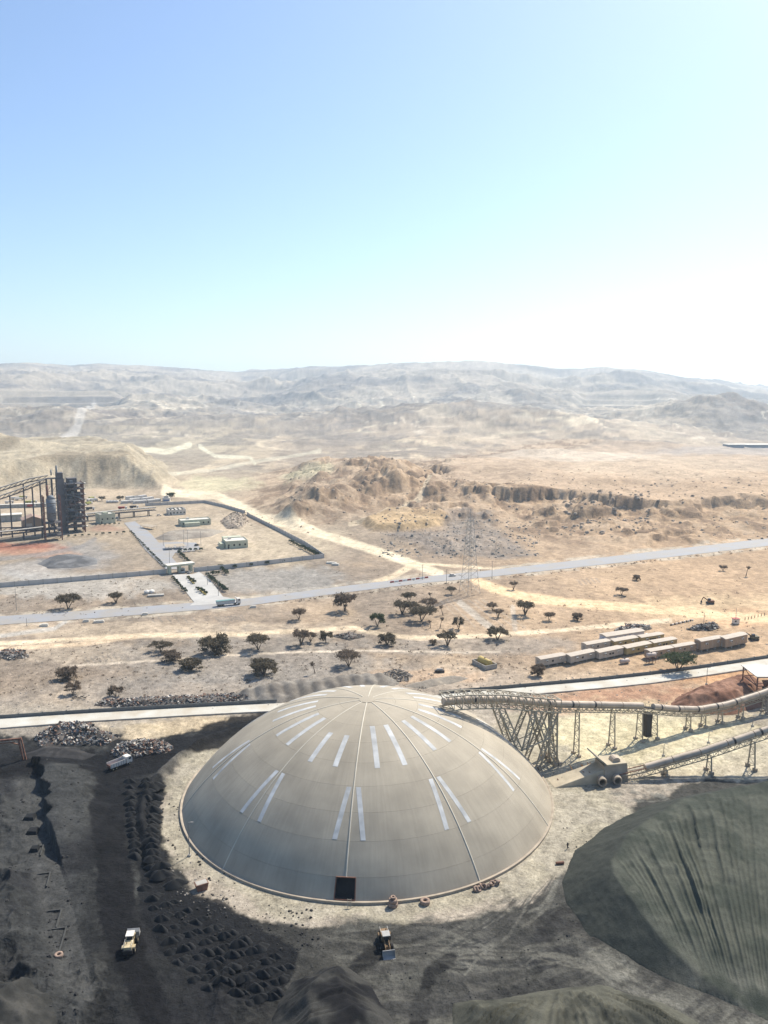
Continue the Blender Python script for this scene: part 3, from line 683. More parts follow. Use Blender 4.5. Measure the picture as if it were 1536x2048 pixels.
def cover(parent, pts, t0, t1, r, gap_at=(), seg=9.0):
    t = t0
    while t < t1 - .5:
        e = min(t + seg, t1); n = 4; pp = [path_pt(pts, t + .12 + (e - t - .24) * k / n) + Vector((0, 0, r * .75)) for k in range(n + 1)]
        mb = MB(); N = 16; vs = []
        for k, p in enumerate(pp):
            dr = (pp[min(k + 1, n)] - pp[max(k - 1, 0)]).normalized(); a = dr.cross(Vector((0, 0, 1))).normalized(); b = a.cross(dr)
            for j in range(N): vs.append(p + a * r * math.cos(2 * math.pi * j / N) + b * r * math.sin(2 * math.pi * j / N))
        fs = [(k * N + j, k * N + (j + 1) % N, (k + 1) * N + (j + 1) % N, (k + 1) * N + j) for k in range(n) for j in range(N)]
        mb.add(vs, fs); mb.add(vs[:N], [tuple(range(N))]); mb.add(vs[-N:], [tuple(range(N))[::-1]])
        mb.build('cover_segment', M_pipe, parent, True)
        if random.random() < .6:
            h = MB(); p = pp[1]; dr = (pp[2] - pp[1]).normalized(); h.cyl(p - dr * .35, p + dr * .35, r + .04, r + .04, 16); h.build('hatch_band', M_dark, parent)
        t = e
W1 = P(1105, 1522); UD = (W1 - P(1378, 1460)).normalized(); ACR = Vector((UD.y, -UD.x, 0))      # ACR points towards the camera side
if ACR.y > 0: ACR = -ACR
def up_pt(t, z): q = W1 + UD * t; return Vector((q.x, q.y, z))
UP = [(-110, up_pt(-110, 9.5)), (-92, up_pt(-92, 7.0)), (-75, up_pt(-75, 5.6)), (-62, up_pt(-62, 6.0)), (-50, up_pt(-50, 8.2)), (-36, up_pt(-36, 11.6)), (-20, up_pt(-20, 14.6)), (0, up_pt(0, 18.2)), (9, up_pt(9, 20.3)), (20, up_pt(20, 23.0)), (32, up_pt(32, 24.9)), (41, up_pt(41, 25.6))]
cv = thing('dome_feed_conveyor', 'long covered conveyor on lattice trestles feeding the top of the dome', 'conveyor', W1)
INV = Matrix.Translation(-W1)
def place(root, since):                               # parts were made in world metres: shift them under their root
    for o in since: o.matrix_local = Matrix.Translation(-root.location)
truss_deck(cv, UP, -109, 0, ACR, 1.5, 2.2)
cover(cv, UP, -108, -40.5, 1.05); cover(cv, UP, -36, 40, 1.05)
for t, wb in ((-9.2, 2.8), (-23.6, 3.2), (-57, 2.4), (-64, 2.2), (-72, 2.2), (-82, 2.2), (-94, 2.4)):
    p = path_pt(UP, t); bent(cv, p - Vector((0, 0, 1.5)), (p.x, p.y, 0), ACR, 1.8, wb, n=max(2, int(p.z / 2)))
bent(cv, path_pt(UP, 0) - Vector((0, 0, 1.5)), (W1.x, W1.y, 0), ACR, 3.4, 4.6, .5, 9)
bent(cv, path_pt(UP, 1.8) - Vector((0, 0, 1.5)), (W1.x, W1.y, 0), UD, .6, 2.6, .4, 9)
# arched truss bridge up to the dome
n = 15; br, br2 = MB(), MB()
for s in (-1, 1):
    lo, hi = MB(), MB()
    o = ACR * (s * 2.2)
    L = [path_pt(UP, -1 + 41 * k / n) + o for k in range(n + 1)]
    for k in range(n):
        a, b = L[k], L[k + 1]; ua = Vector((0, 0, 2.9)); da = Vector((0, 0, -1.3))
        lo.beam(a + da, b + da, .36); hi.beam(a + ua, b + ua, .32)
        MB().beam(a + da, b + ua, .22).build('truss_diagonal', M_steel, cv)
        MB().beam(a + da, a + ua, .2).build('truss_post', M_steel, cv)
    lo.build('bottom_chord', M_steel, cv); hi.build('top_chord', M_steel, cv)
for k in range(n + 1):
    p = path_pt(UP, -1 + 41 * k / n)
    br.beam(p + ACR * 2.2 + Vector((0, 0, 2.9)), p - ACR * 2.2 + Vector((0, 0, 2.9)), .22); br2.beam(p + ACR * 2.2 - Vector((0, 0, 1.3)), p - ACR * 2.2 - Vector((0, 0, 1.3)), .2)
    if k < n:
        q = path_pt(UP, -1 + 41 * (k + 1) / n)
        br.beam(p + ACR * 2.2 * (1 - 2 * (k % 2)) + Vector((0, 0, 2.9)), q - ACR * 2.2 * (1 - 2 * (k % 2)) + Vector((0, 0, 2.9)), .2)
stuff(br.build('cross_bracing', M_steel, cv)); stuff(br2.build('floor_beams', M_steel, cv))
for sg in (-1, 1):
    o = ACR * (2.2 * sg)
    for (t0, t1, z1) in ((21, 14.6, 7.4), (9, 13.2, 7.4), (8, .5, .2), (1, 8.2, .2)):
        tp = path_pt(UP, t0) + o - Vector((0, 0, 1.3)); ft = up_pt(t1, z1) + o * 1.5
        bent(cv, tp, ft, UD, 1.9, 1.7, .4, 9, 'raking_leg')
MB().beam(up_pt(14.4, 7.6) + ACR * 3.2, up_pt(3.6, 9.5) + ACR * 3, .34).build('tie_beam', M_steel, cv)
MB().beam(up_pt(14.4, 7.6) - ACR * 3.2, up_pt(3.6, 9.5) - ACR * 3, .34).build('tie_beam', M_steel, cv)
# the gap with rollers and the take-up tower
tk = path_pt(UP, -38.4)
for s in (-1, 1):
    bent(cv, path_pt(UP, -38.4 + 3.2 * s) - Vector((0, 0, 1.5)), (up_pt(-38.4 + 3.2 * s, 0)), ACR, 2.2, 3.4, .3, 5)
MB().box((tk.x, tk.y, tk.z - 5.6), (2.2, 2.2, 8.0), math.atan2(UD.y, UD.x)).build('counterweight_box', M_dark, cv)
rl = MB()
for k in range(7):
    p = path_pt(UP, -40 + .62 * k); rl.cyl(p - ACR * .9 + Vector((0, 0, .3)), p + ACR * .9 + Vector((0, 0, .3)), .2, .2, 8)
rl.build('belt_rollers', M_dark, cv)
place(cv, list(cv.children))

LW0 = P(1288, 1556); LW1 = P(1510, 1536); LD = (LW1 - LW0).normalized(); LA = Vector((LD.y, -LD.x, 0))
LA = LA if LA.y < 0 else -LA
def lp(t, z): q = LW0 + LD * t; return Vector((q.x, q.y, z))
LO = [(-10, lp(-10, 1.6)), (0, lp(0, 2.6)), (20, lp(20, 6.4)), (40, lp(40, 11.4)), (60, lp(60, 16.6)), (85, lp(85, 23))]
lc2 = thing('reclaim_conveyor', 'lower covered conveyor climbing right from the concrete hopper', 'conveyor', LW0)
truss_deck(lc2, LO, -9, 84, LA, 1.5, 2.2); cover(lc2, LO, 0, 84, 1.05)
for t, wb in ((7, 2.2), (21.5, 3), (36, 3.6), (52, 4.2), (70, 4.6)):
    p = path_pt(LO, t); bent(lc2, p - Vector((0, 0, 1.5)), (p.x, p.y, 0), LA, 1.8, wb, n=max(2, int(p.z / 2)))
rails = MB()
for s in (-1, 1): rails.beam(lp(-9, 2.2) + LA * s, lp(0, 3.6) + LA * s, .22)
rails.build('belt_rail', M_rust, lc2)
place(lc2, list(lc2.children))

hp0, hp1 = P(1108, 1577), P(1246, 1562)
ang = math.atan2((hp1 - hp0).y, (hp1 - hp0).x); hl = (hp1 - hp0).length
hop = thing('tunnel_hopper', 'low concrete ramp and hopper with two round tunnel mouths', 'hopper', hp0, ang)
M_ramp = mat('dusty_yellow_concrete', (.47, .40, .285), .85, .15, .3)
mb = MB(); mb.add([(0, 0, -.2), (hl - 6, 0, -.2), (hl - 6, 6.5, -.2), (0, 6.0, -.2), (0.4, 0.2, .1), (hl - 6, .6, 3.9), (hl - 6, 6, 3.9), (.4, 5.8, .1)], [(3, 2, 1, 0), (4, 5, 6, 7), (0, 1, 5, 4), (1, 2, 6, 5), (2, 3, 7, 6), (3, 0, 4, 7)]); mb.build('ramp', M_ramp, hop)
mb = MB(); mb.prismx([(-.5, -.2), (7.2, -.2), (6.4, 5.0), (.6, 5.0)], hl - 6.01, hl + 1.5); mb.build('hopper_block', M_ringc, hop)
mb = MB(); mb.box((0, 0, 0), (.4, 6.5, 4.4)); h = mb.build('tilted_panel', M_steel, hop); h.location = (hl - 6.8, 4, 6.6); h.rotation_euler = (0, rad(-50), 0)
mb = MB(); mb.box((hl - 2, 3.3, 5.25), (6.5, 6, .5)); mb.build('roof_slab', M_ramp, hop)
mb = MB(); mb.cyl((hl - 1.5, 1.6, 5.5), (hl - 1.5, 4.2, 5.5), 1.3, 1.3, 14); mb.build('drum', M_pipe, hop)
for q in (hl - 7.5, hl - 2.6):
    MB().ring((q, -1.0, 1.4), (.25, 1, 0), .95, 1.35, 2.6, 20).build('tunnel_mouth', M_ringc, hop)
    MB().cyl((q, .1, 1.4), (q, .6, 1.4), 1.0, 1.0, 16).build('tunnel_bore', M_black, hop)  # solid black disc, painted darkness in place of a hollow tunnel
mb = MB()
for k in range(12):
    a = Vector((3 + k * 1.3, random.uniform(1, 5), .45 + k * .24)); mb.beam(a, a + Vector((random.uniform(-2, 2), random.uniform(-1.5, 1.5), random.uniform(0, .9))), .18)
mb.build('loose_steel', M_rust, hop)
rk = MB(); q0 = P(1135, 1553); q1 = P(1196, 1535)
for k in range(34):
    a = q0.lerp(q1, random.random()) + Vector((random.uniform(-1, 1), random.uniform(-1, 1), 0)); b = a + Vector((random.uniform(-2, 2), random.uniform(-1.2, 1.2), random.uniform(.5, 2.4))); rk.beam(a, b, .16)
tag(rk.build('scrap_steel_frames', mat('orange_painted_scrap', (.36, .20, .09), .8, .25, 1, bump=0)), 'tangle of orange steel frames lying beside the hopper ramp', 'scrap')

# transfer building cut by the right edge
tb = thing('transfer_tower', 'open steel transfer tower with flat roof at the right edge', 'tower', P(1507, 1403))
sx, sy, sh = 13.0, 12.0, 10.5
for a in (0, 1):
    for b in (0, 1): MB().box((a * sx, b * sy - 2, sh / 2), (.4, .4, sh)).build('column', M_rust, tb)
MB().box((sx / 2, sy / 2 - 2, sh + .15), (sx + 1.4, sy + 1.4, .3)).build('roof', mat('pale_roof_sheet', (.55, .52, .46), .6, .1, .3), tb)
mb = MB()
for z in (3.4, 6.8, 10.2):
    for a in (0, 1): mb.beam((a * sx, -2, z), (a * sx, sy - 2, z), .26); mb.beam((0, a * sy - 2, z), (sx, a * sy - 2, z), .26)
mb.beam((0, -2, 3.4), (sx, -2, 6.8), .2); mb.beam((0, -2, 6.8), (0, sy - 2, 10.2), .2); mb.build('framing', M_rust, tb)
MB().box((sx * .6, 4, 1.9), (4, 4, 3.8)).build('machine_housing', M_dark, tb)
MB().prism([(5.2, 6.5), (9.8, 6.5), (8.4, 3.2), (6.6, 3.2)], 1.5, 5.5).build('chute', M_rust, tb)

# ------------------------------------------------------------------ stockpiles and heaps
def heap(name, label, cat, outline, cap, slope, colf, res=.8, rough=.4, rwl=6, mods=None, seed=1, shift=0.0, grid=None, world=None):
    poly = world or W(outline); xs = [q[0] for q in poly]; ys = [q[1] for q in poly]
    cx, cy = sum(xs) / len(xs), sum(ys) / len(ys)
    gx = np.arange(min(xs) - 1, max(xs) + 1, res); gy = np.arange(min(ys) - 1, max(ys) + 1, res)
    X, Y = grid if grid is not None else np.meshgrid(gx, gy)
    sd = sd_poly(X, Y, poly) + (fbm(X, Y, rwl * 1.5, 3, seed) - .5) * rough * 4
    c = cap(X, Y) if callable(cap) else cap
    Z = np.minimum(slope * sd, c + (sd * slope - c) * .03)
    if mods is not None: Z = mods(X, Y, Z, sd)
    Z = Z + np.clip(sd / 2, 0, 1) * (fbm(X, Y, rwl, 4, seed + 9, .55) - .5) * rough * 2
    base = height(X, Y); keep = (sd[:-1, :-1] > -1.0) | (sd[1:, 1:] > -1.0)
    Z = np.where(sd < -.2, -.6, Z); C = colf(X, Y, Z, sd)
    o = grid_object(name, X - cx, Y - cy, Z + base, C, HEAPM, keep); o.location = (cx, cy, 0); return tag(o, label, cat)
HEAPM = ground_mat('loose_heap', .3, .8, 3.5, .5, .2)
def colour(c1, c2, wl=10, seed=3):
    def f(X, Y, Z, sd):
        w = sstep(.38, .64, fbm(X, Y, wl, 4, seed, .6))[..., None]; return np.array(c1) * (1 - w) + np.array(c2) * w
    return f
FAN = P(1600, 2330); R0 = (P(1470, 2012) - FAN).length
def tracks(X, Y, Z, sd):                              # long dozer runs that fan out over the ramp
    th_ = np.arctan2(Y - FAN.y, X - FAN.x); rr = np.hypot(X - FAN.x, Y - FAN.y)
    cap = scap(X, Y); inn = sstep(0, 5.5, .66 * sd - cap) * sstep(.3, 2.0, cap)
    w = th_ * 92 + 3.0 * (fbm(X, Y, 46, 2, 205) - .5) * 2; w = w + 2.6 * (vnoise(w * .13, w * 0, 208) - .5)
    lane = np.floor(w / 3.4); f_ = w / 3.4 - lane; li = lane.astype(np.int64); h0 = hash2(li, li * 0, 5)
    on = vnoise(li * 3.7 + .5, rr / 34 + 9 * h0, 3); e = np.minimum(f_, 1 - f_)
    ridge = np.exp(-(e / .12) ** 2); mid = np.exp(-((f_ - .5) / .08) ** 2)
    end = R0 + 12 + 62 * h0; past = sstep(end - 1.2, end + 1.2, rr)          # each run starts where the dozer dropped its blade
    Z = Z + inn * (ridge * .5 * (.3 + on) + mid * .18 + (on - .5) * .35 + past * (.3 + .4 * on))
    return Z + inn * np.abs(vnoise(w * 1.1, rr * .05, 209) - .5) * .4
def scap(X, Y):
    rr = np.hypot(X - FAN.x, Y - FAN.y); q = fbm(X, Y, 30, 3, 215) - .5
    return np.clip(12.5 * (1 - np.exp(-np.clip(rr - R0, -5, 200) / 40)) + q * 2.6 * sstep(4, 30, rr - R0) + (fbm(X, Y, 9, 2, 216) - .5) * 1.2, 0.05, 13.0 + q * 2)
def fan_grid():
    t = np.arange(.9, 2.75, .34 / 95); r = np.arange(R0 - 22, R0 + 112, .6); R_, T_ = np.meshgrid(r, t, indexing='ij')
    return FAN.x + R_ * np.cos(T_), FAN.y + R_ * np.sin(T_)
def pile_col(X, Y, Z, sd):
    C = colour((.050, .056, .044), (.080, .084, .066), 7, 221)(X, Y, Z, sd); cp = scap(X, Y); w = sstep(.6, -.4, .66 * sd - cp)[..., None]; C = C * (1 - w) + np.array((.044, .048, .041)) * w
    lo_ = (sstep(3.5, .5, cp) * sstep(.45, .6, fbm(X * 2, Y, 12, 4, 227)))[..., None] * .7
    return C * (1 - lo_) + np.array((.15, .147, .12)) * lo_
heap('grey_stockpile', 'big dark grey stockpile with bulldozer tracks to the right of the dome', 'stockpile',
     [(1125, 1765), (1150, 1700), (1210, 1655), (1280, 1615), (1380, 1592), (1500, 1575), (1660, 1560), (1690, 1700), (1690, 2120), (1600, 2080), (1520, 2030), (1420, 1990), (1340, 1960), (1240, 1905), (1180, 1870), (1132, 1805)],
     scap, .66, pile_col, .36, .22, 5, tracks, 223, grid=fan_grid())
def ftracks(X, Y, Z, sd):
    c = P(1120, 1930); a = np.arctan2(Y - c.y, X - c.x); rr = np.hypot(X - c.x, Y - c.y)
    return Z + np.clip((sd - 1.5) / 3, 0, 1) * (np.abs(vnoise(a * 34, rr * .05, 231) - .5) * 2.6 - .6)
heap('grey_stockpile', 'low grey stockpile with fanned tracks at the bottom edge, right of centre', 'stockpile',
     [(905, 2010), (1010, 1992), (1110, 1978), (1220, 1976), (1330, 2010), (1420, 2060), (1520, 2140), (1500, 2400), (960, 2400), (900, 2120)], 6.0, .5, colour((.045, .046, .037), (.085, .084, .066), 6, 233), .45, .3, 6, ftracks, 235)
heap('grey_stockpile', 'dark grooved stockpile at the bottom edge, left of the parked loader', 'stockpile',
     [(545, 2035), (585, 1965), (640, 1945), (700, 1935), (735, 1965), (760, 2010), (800, 2080), (800, 2300), (560, 2300), (530, 2120)], 6.2, .85, colour((.012, .012, .013), (.045, .044, .040), 7, 241), .4, .5, 5, ftracks, 243)
heap('ash_heap', 'pale ashy heap at the bottom left corner of the yard', 'heap',
     [(-160, 2010), (-40, 1985), (60, 1985), (110, 2020), (125, 2120), (60, 2260), (-200, 2260)], 3.6, .6, colour((.03, .03, .028), (.06, .058, .052), 6, 245), .5, .5, 5, None, 247)
heap('red_soil_heap', 'reddish brown soil heap beyond the end of the upper conveyor', 'heap',
     [(1335, 1405), (1385, 1380), (1440, 1362), (1500, 1357), (1540, 1372), (1530, 1412), (1480, 1428), (1400, 1430), (1340, 1422)], 5.0, .62, colour((.17, .088, .058), (.27, .155, .105), 5, 249), .5, .8, 4, lambda X, Y, Z, sd: Z + np.clip(sd / 4, 0, 1) * (ridged(X, Y, 9, 3, 252) - .5) * 1.6, 251)
heap('gravel_bank', 'long grey gravel bank behind the dome with loader scars', 'bank',
     [(430, 1402), (500, 1378), (560, 1368), (640, 1362), (720, 1352), (790, 1352), (800, 1366), (760, 1385), (640, 1400), (540, 1408)], 4.2, .5, colour((.175, .155, .13), (.25, .225, .19), 6, 253), .6, .5, 6,
     lambda X, Y, Z, sd: Z + np.clip(sd / 4, 0, 1) * (np.abs(np.sin(X * .55 + Y * .2)) - .5) * .7, 255)
heap('spoil_mound', 'low curved spoil mound beside the orange patch behind the dome', 'heap',
     [(800, 1372), (850, 1360), (900, 1352), (940, 1356), (910, 1366), (850, 1378)], 1.6, .4, colour((.27, .235, .19), (.33, .28, .22), 6, 257), .6, .4, 5, None, 259)
heap('coal_dump', 'broad low dark dump beside the pipe portal at the left edge', 'heap',
     [(40, 1512), (90, 1494), (150, 1494), (190, 1510), (160, 1522), (90, 1524)], 2.2, .4, colour((.035, .034, .034), (.075, .07, .065), 5, 261), .5, .4, 5, None, 263)
heap('ash_heap', 'grey ash heap in the field inside the compound left of the gate road', 'heap',
     [(75, 1128), (100, 1114), (150, 1110), (190, 1116), (196, 1128), (150, 1136), (95, 1138)], 2.4, .3, colour((.10, .10, .10), (.17, .168, .165), 9, 265), 1.0, .6, 9, None, 267)
heap('gravel_bank', 'gravel ridge between the carports and the compound houses', 'bank',
     [(306, 1078), (330, 1066), (400, 1060), (450, 1062), (420, 1074), (340, 1082)], 2.6, .35, colour((.25, .215, .175), (.33, .29, .235), 8, 269), 1.0, .5, 8, None, 271)

M_junk = [mat('scrap_%s' % k, c, .8, .3, 1, bump=0) for k, c in (('rust', (.20, .12, .085)), ('pale', (.47, .43, .37)), ('grey', (.19, .185, .175)), ('dark', (.06, .055, .05)))]
STONE = [mat('rubble_%s' % k, c, .95, .25, .6, bump=0) for k, c in (('tan', (.36, .28, .21)), ('pale', (.46, .39, .31)), ('brown', (.25, .19, .145)), ('sand', (.40, .33, .25)))]
STONE2 = [mat('stone_%s' % k, c, .95, .25, .6, bump=0) for k, c in (('grey', (.22, .195, .165)), ('pale', (.33, .29, .24)), ('brown', (.17, .145, .12)), ('mid', (.26, .23, .19)))]
def scrap_heap(label, outline, cap, n, size=(.4, 1.6), seed=1, stone=None):
    o = heap('rubble_heap' if stone else 'scrap_heap', label, 'rubble' if stone else 'scrap', outline, cap, .55, colour((.26, .21, .16), (.36, .30, .23), 4, seed) if stone else colour((.085, .075, .065), (.16, .14, .12), 4, seed), .6, .5, 4, None, seed)
    poly = W(outline); xs = [q[0] for q in poly]; ys = [q[1] for q in poly]; rs = random.Random(seed); mbs = [MB() for _ in M_junk]; k = 0
    px = np.array([rs.uniform(min(xs), max(xs)) for _ in range(n * 3)]); py = np.array([rs.uniform(min(ys), max(ys)) for _ in range(n * 3)])
    sd = sd_poly(px, py, poly); ok = np.where(sd > .3)[0][:n]; bz = height(px, py)
    for i in ok:
        z = min(.55 * sd[i], cap) + bz[i] + rs.uniform(-.2, .3); L = rs.uniform(*size); th = rs.uniform(.08, .4)
        M = Matrix.Translation((px[i] - o.location.x, py[i] - o.location.y, z)) @ Matrix.Rotation(rs.uniform(0, 6.3), 4, 'Z') @ Matrix.Rotation(rs.uniform(-.9, .9), 4, 'Y') @ Matrix.Rotation(rs.uniform(-.6, .6), 4, 'X')
        mbs[rs.choices((0, 1, 2, 3), (3, 3, 3, 2))[0]].box((0, 0, 0), (L, rs.uniform(.2, .8) * L, th), 0, M)
    for mb, m in zip(mbs, stone or M_junk): stuff(mb.build('loose_pieces', m, o))
    return o
scrap_heap('tall tangled scrap heap below the concrete road on the left', [(68, 1476), (85, 1462), (130, 1452), (185, 1450), (205, 1462), (240, 1474), (210, 1492), (140, 1490), (80, 1494)], 4.2, 900, seed=31)
scrap_heap('long scrap heap just above the white dump truck', [(222, 1505), (235, 1492), (290, 1482), (335, 1486), (348, 1496), (330, 1506), (270, 1516), (230, 1516)], 2.8, 800, seed=33)
scrap_heap('strip of rubbish along the far side of the concrete road left of the dome', [(185, 1412), (200, 1402), (280, 1398), (400, 1392), (480, 1388), (530, 1394), (500, 1404), (400, 1411), (260, 1416)], 1.6, 1000, (.4, 1.3), 35)
scrap_heap('isolated rubble heap on the plain behind the dome top', [(745, 1360), (770, 1346), (800, 1342), (828, 1352), (815, 1362), (775, 1366)], 2.6, 350, seed=37, stone=STONE2)
scrap_heap('dark scrap pile beyond the cabins near the masted kiosk', [(1372, 1258), (1400, 1250), (1430, 1246), (1442, 1256), (1420, 1262), (1390, 1262)], 1.8, 300, seed=39)
scrap_heap('loose scrap scattered behind the white and blue building', [(1225, 1262), (1245, 1252), (1290, 1250), (1305, 1256), (1270, 1264)], 1.0, 160, (.8, 2.6), 41)
scrap_heap('stone rubble heap inside the compound wall corner', [(440, 1042), (465, 1026), (490, 1030), (498, 1046), (480, 1058), (452, 1058)], 2.8, 300, (.8, 2.4), 43, STONE)
scrap_heap('rubble strip at the far left edge of the plain', [(-20, 1312), (10, 1300), (50, 1302), (60, 1314), (20, 1322)], 1.2, 220, seed=45)
scrap_heap('brick rubble along the sandy track on the plain', [(660, 1272), (700, 1266), (730, 1272), (700, 1280)], .9, 200, (.3, 1.0), 47)

# coal mounds dumped one by one
M_coal_pit_shade = mat('black_coal_and_pit_shade', (.012, .013, .0145), .9, .3, .8, bump=.5)
def mound_mesh(seed):
    n, m = 20, 7; v = [(0, 0, 1.0)]; f = []
    for j in range(1, m + 1):
        for i in range(n):
            t = 2 * math.pi * i / n; q = j / m
            w = 1 + .16 * math.sin(t * 3 + seed) + .08 * math.sin(t * 5 + 2 * seed)
            v.append((q * w * math.cos(t), q * w * .8 * math.sin(t), max(-.08, (1 - q * q * (1.5 - .5 * q)) * (1 + .12 * math.sin(2 * t + seed)) + .05 * math.sin(9 * t + j + seed))))
    f += [(0, 1 + i, 1 + (i + 1) % n) for i in range(n)]
    for j in range(m - 1):
        for i in range(n): f.append((1 + j * n + i, 1 + (j + 1) * n + i, 1 + (j + 1) * n + (i + 1) % n, 1 + j * n + (i + 1) % n))
    mb = MB(); mb.add(v, f); me = mb.mesh('coal_mound'); me.materials.append(M_coal_pit_shade); me.polygons.foreach_set('use_smooth', [True] * len(me.polygons)); return me
mm = [mound_mesh(k) for k in range(4)]; spots = []
for k in range(15): spots.append((257 + k * .9 + random.uniform(-2, 2), 1566 + k * 10.6, 1.6, 'L'))
for k in range(18): spots.append((291 + k * .9 + random.uniform(-2, 2), 1562 + k * 11, 1.7, 'R'))
for q in ((308, 1583), (306, 1600), (306, 1612), (303, 1625), (304, 1636), (302, 1648), (322, 1742), (322, 1755), (350, 1772)): spots.append((*q, 2.3, 'E'))
for r_ in range(9):
    for k in range(11):
        x = 287 + r_ * 9 + k * 29 + random.uniform(-3, 3) + (r_ % 2) * 6; y = 1776 + r_ * 21.5 + k * 15.5 + random.uniform(-2, 2)
        spots.append((x, y, random.uniform(1.25, 1.6), r_ + 1))
fpoly = [(276, 1765), (360, 1758), (430, 1795), (520, 1842), (590, 1890), (598, 1915), (570, 1975), (520, 2012), (450, 1995), (380, 1960), (318, 1905), (284, 1830)]
for x, y, s, chk in spots:
    if isinstance(chk, int) and sd_poly(np.array([x]), np.array([y]), fpoly)[0] < 0: continue
    o = bpy.data.objects.new('coal_mound', random.choice(mm)); COL.objects.link(o)
    p = gz(x, y); o.location = (p.x, p.y, p.z - .05); s *= random.uniform(.88, 1.2); o.scale = (s * 1.15, s * random.uniform(.75, .95), s * random.uniform(.55, .8)); o.rotation_euler = (0, 0, random.uniform(-.5, .5))
    if isinstance(chk, int): tag(o, 'small black coal mound in the %s diagonal row counted from the dome side' % ('first', 'second', 'third', 'fourth', 'fifth', 'sixth', 'seventh', 'eighth', 'ninth')[chk - 1], 'coal mound', 'coal mounds in diagonal row %d' % chk)
    else: tag(o, {'L': 'coal mound in the straight column right beside the black haul road', 'R': 'coal mound in the second straight column away from the black haul road', 'E': 'flat brownish coal mound at the edge next to the dome berm'}[chk], 'coal mound', {'L': 'coal mounds beside the haul road', 'R': 'coal mounds in the second column', 'E': 'coal mounds at the berm'}[chk])

# concrete stubs in the left trench
M_stub = mat('sooty_concrete', (.06, .06, .056), .9, .2, .6)
n_ = 0
for q_, (x, y, a, L, lab) in enumerate(((84, 1702, .25, 5, 'short low concrete stub wall in the trench, farthest of the row'), (92, 1728, .25, 5.5, 'low concrete stub wall in the trench beside the round pit'), (97, 1760, .25, 6, 'low concrete stub wall in the trench with a dark corner'), (107, 1795, .22, 6, 'low concrete stub wall midway down the left trench'), (118, 1838, .2, 6.5, 'low concrete stub wall in the trench level with the loader'), (126, 1880, .2, 8, 'long concrete stub wall near the bottom of the left trench'), (146, 1925, .15, 7, 'narrow concrete stub wall at the bottom end of the trench'))):
    if q_ in (1, 3, 6): continue
    t = thing('stub_wall', lab, 'wall', gz(x, y), a, 'concrete stub walls in the trench')
    MB().box((0, 0, .2), (.3, L, .35)).build('long_side', M_stub, t); MB().box((-1.6, L / 2 - .25, .2), (2.7, .3, .33)).build('short_side', M_stub, t)
for (x, y, w, lab) in ((60, 1638, 3.2, 'black block standing in for a dark square pit in the trench, upper'), (66, 1664, 3.2, 'black block standing in for a dark square pit in the trench, lower'), (70, 1700, 2.4, 'small black block standing in for a dark pit beside the first stub wall')):
    mb = MB(); mb.add([(-w / 2, -w * .45, -.2), (w / 2, -w * .4, -.2), (w * .45, w * .45, -.2), (-w * .5, w * .4, -.2), (-w * .35, -w * .3, .8), (w * .36, -w * .25, .7), (w * .3, w * .35, 1.0), (-w * .38, w * .3, .8)], [(3, 2, 1, 0), (4, 5, 6, 7), (0, 1, 5, 4), (1, 2, 6, 5), (2, 3, 7, 6), (3, 0, 4, 7)]); t = mb.build('pit_shade_block', M_coal_pit_shade); t.location = gz(x, y); tag(t, lab, 'block')  # raised black blocks; their colour stands in for the shade of dug pits

pr = thing('pipe_portal', 'brown pipe portal standing at the left edge below the concrete road', 'portal', P(46, 1520))
MB().beam((0, 0, 0), (-1.0, 0, 7.2), .5).build('post', M_rust, pr); MB().beam((.9, .3, 0), (-.3, .3, 7.4), .35).build('post', M_rust, pr)
MB().beam((-16, -.2, 5.6), (0, 0, 7.2), .55).build('crossbar', M_rust, pr); MB().beam((-16, -.6, 4.7), (-2, -.4, 6.2), .3).build('crossbar', M_rust, pr); MB().beam((-1, 0, 5.2), (-4, -.3, 6.1), .3).build('brace', M_rust, pr)

# tyres, barrels and a block by the dome
M_tyre = mat('dusty_tyre', (.30, .215, .165), .9, .2, 2, bump=0)
def tyres(px, py, lab, stack):
    t = thing('tyre_stack', lab, 'tyre', gz(px, py))
    z = .45
    for r, w in stack: MB().ring((0, 0, z), (0, 0, 1), r * .45, r, w, 18).build('tyre', M_tyre, t, True); z += w
tyres(786, 1812, 'two stacked tyres with a small one on top by the dome kerb', ((1.1, .9), (1.0, .8), (.6, .4)))
tyres(850, 1807, 'single big tyre lying by the dome kerb', ((1.15, .9),))
rs = random.Random(5)
for k in range(9):
    x, y = 952 + k * 5.4, 1781 - k * 1.6 + rs.uniform(-2, 2); p = gz(x, y); o = MB().ring((0, 0, 0), (0, 0, 1), .35, .75, .5, 14).build('loose_tyre', M_tyre, None, True)
    o.location = (p.x, p.y, .45); o.rotation_euler = (rs.uniform(-.9, .9), rs.uniform(-.9, .9), 0); tag(o, 'small tyre in the jumble against the right of the dome kerb', 'tyre', 'jumble of tyres by the kerb')
br_ = MB().cyl((-1, 0, .35), (1, .3, .35), .35, .35, 12).build('steel_pipe', M_rust); br_.location = P(1120, 1729); tag(br_, 'short rusty pipe lying on the pale ground right of the dome', 'pipe')
sk = thing('steel_skip', 'small dark red steel skip beside the coal mounds', 'skip', gz(403, 1778), .5)
MB().prism([(-1.1, 0), (1.1, 0), (1.5, 1.7), (-1.5, 1.7)], -1, 1).build('bin', M_rust, sk); MB().box((0, 0, 1.72), (2.6, 1.7, .06)).build('rim', M_conc, sk)
tyres(118, 1920, 'old tyre lying in the bottom left of the coal yard', ((.9, .6),))

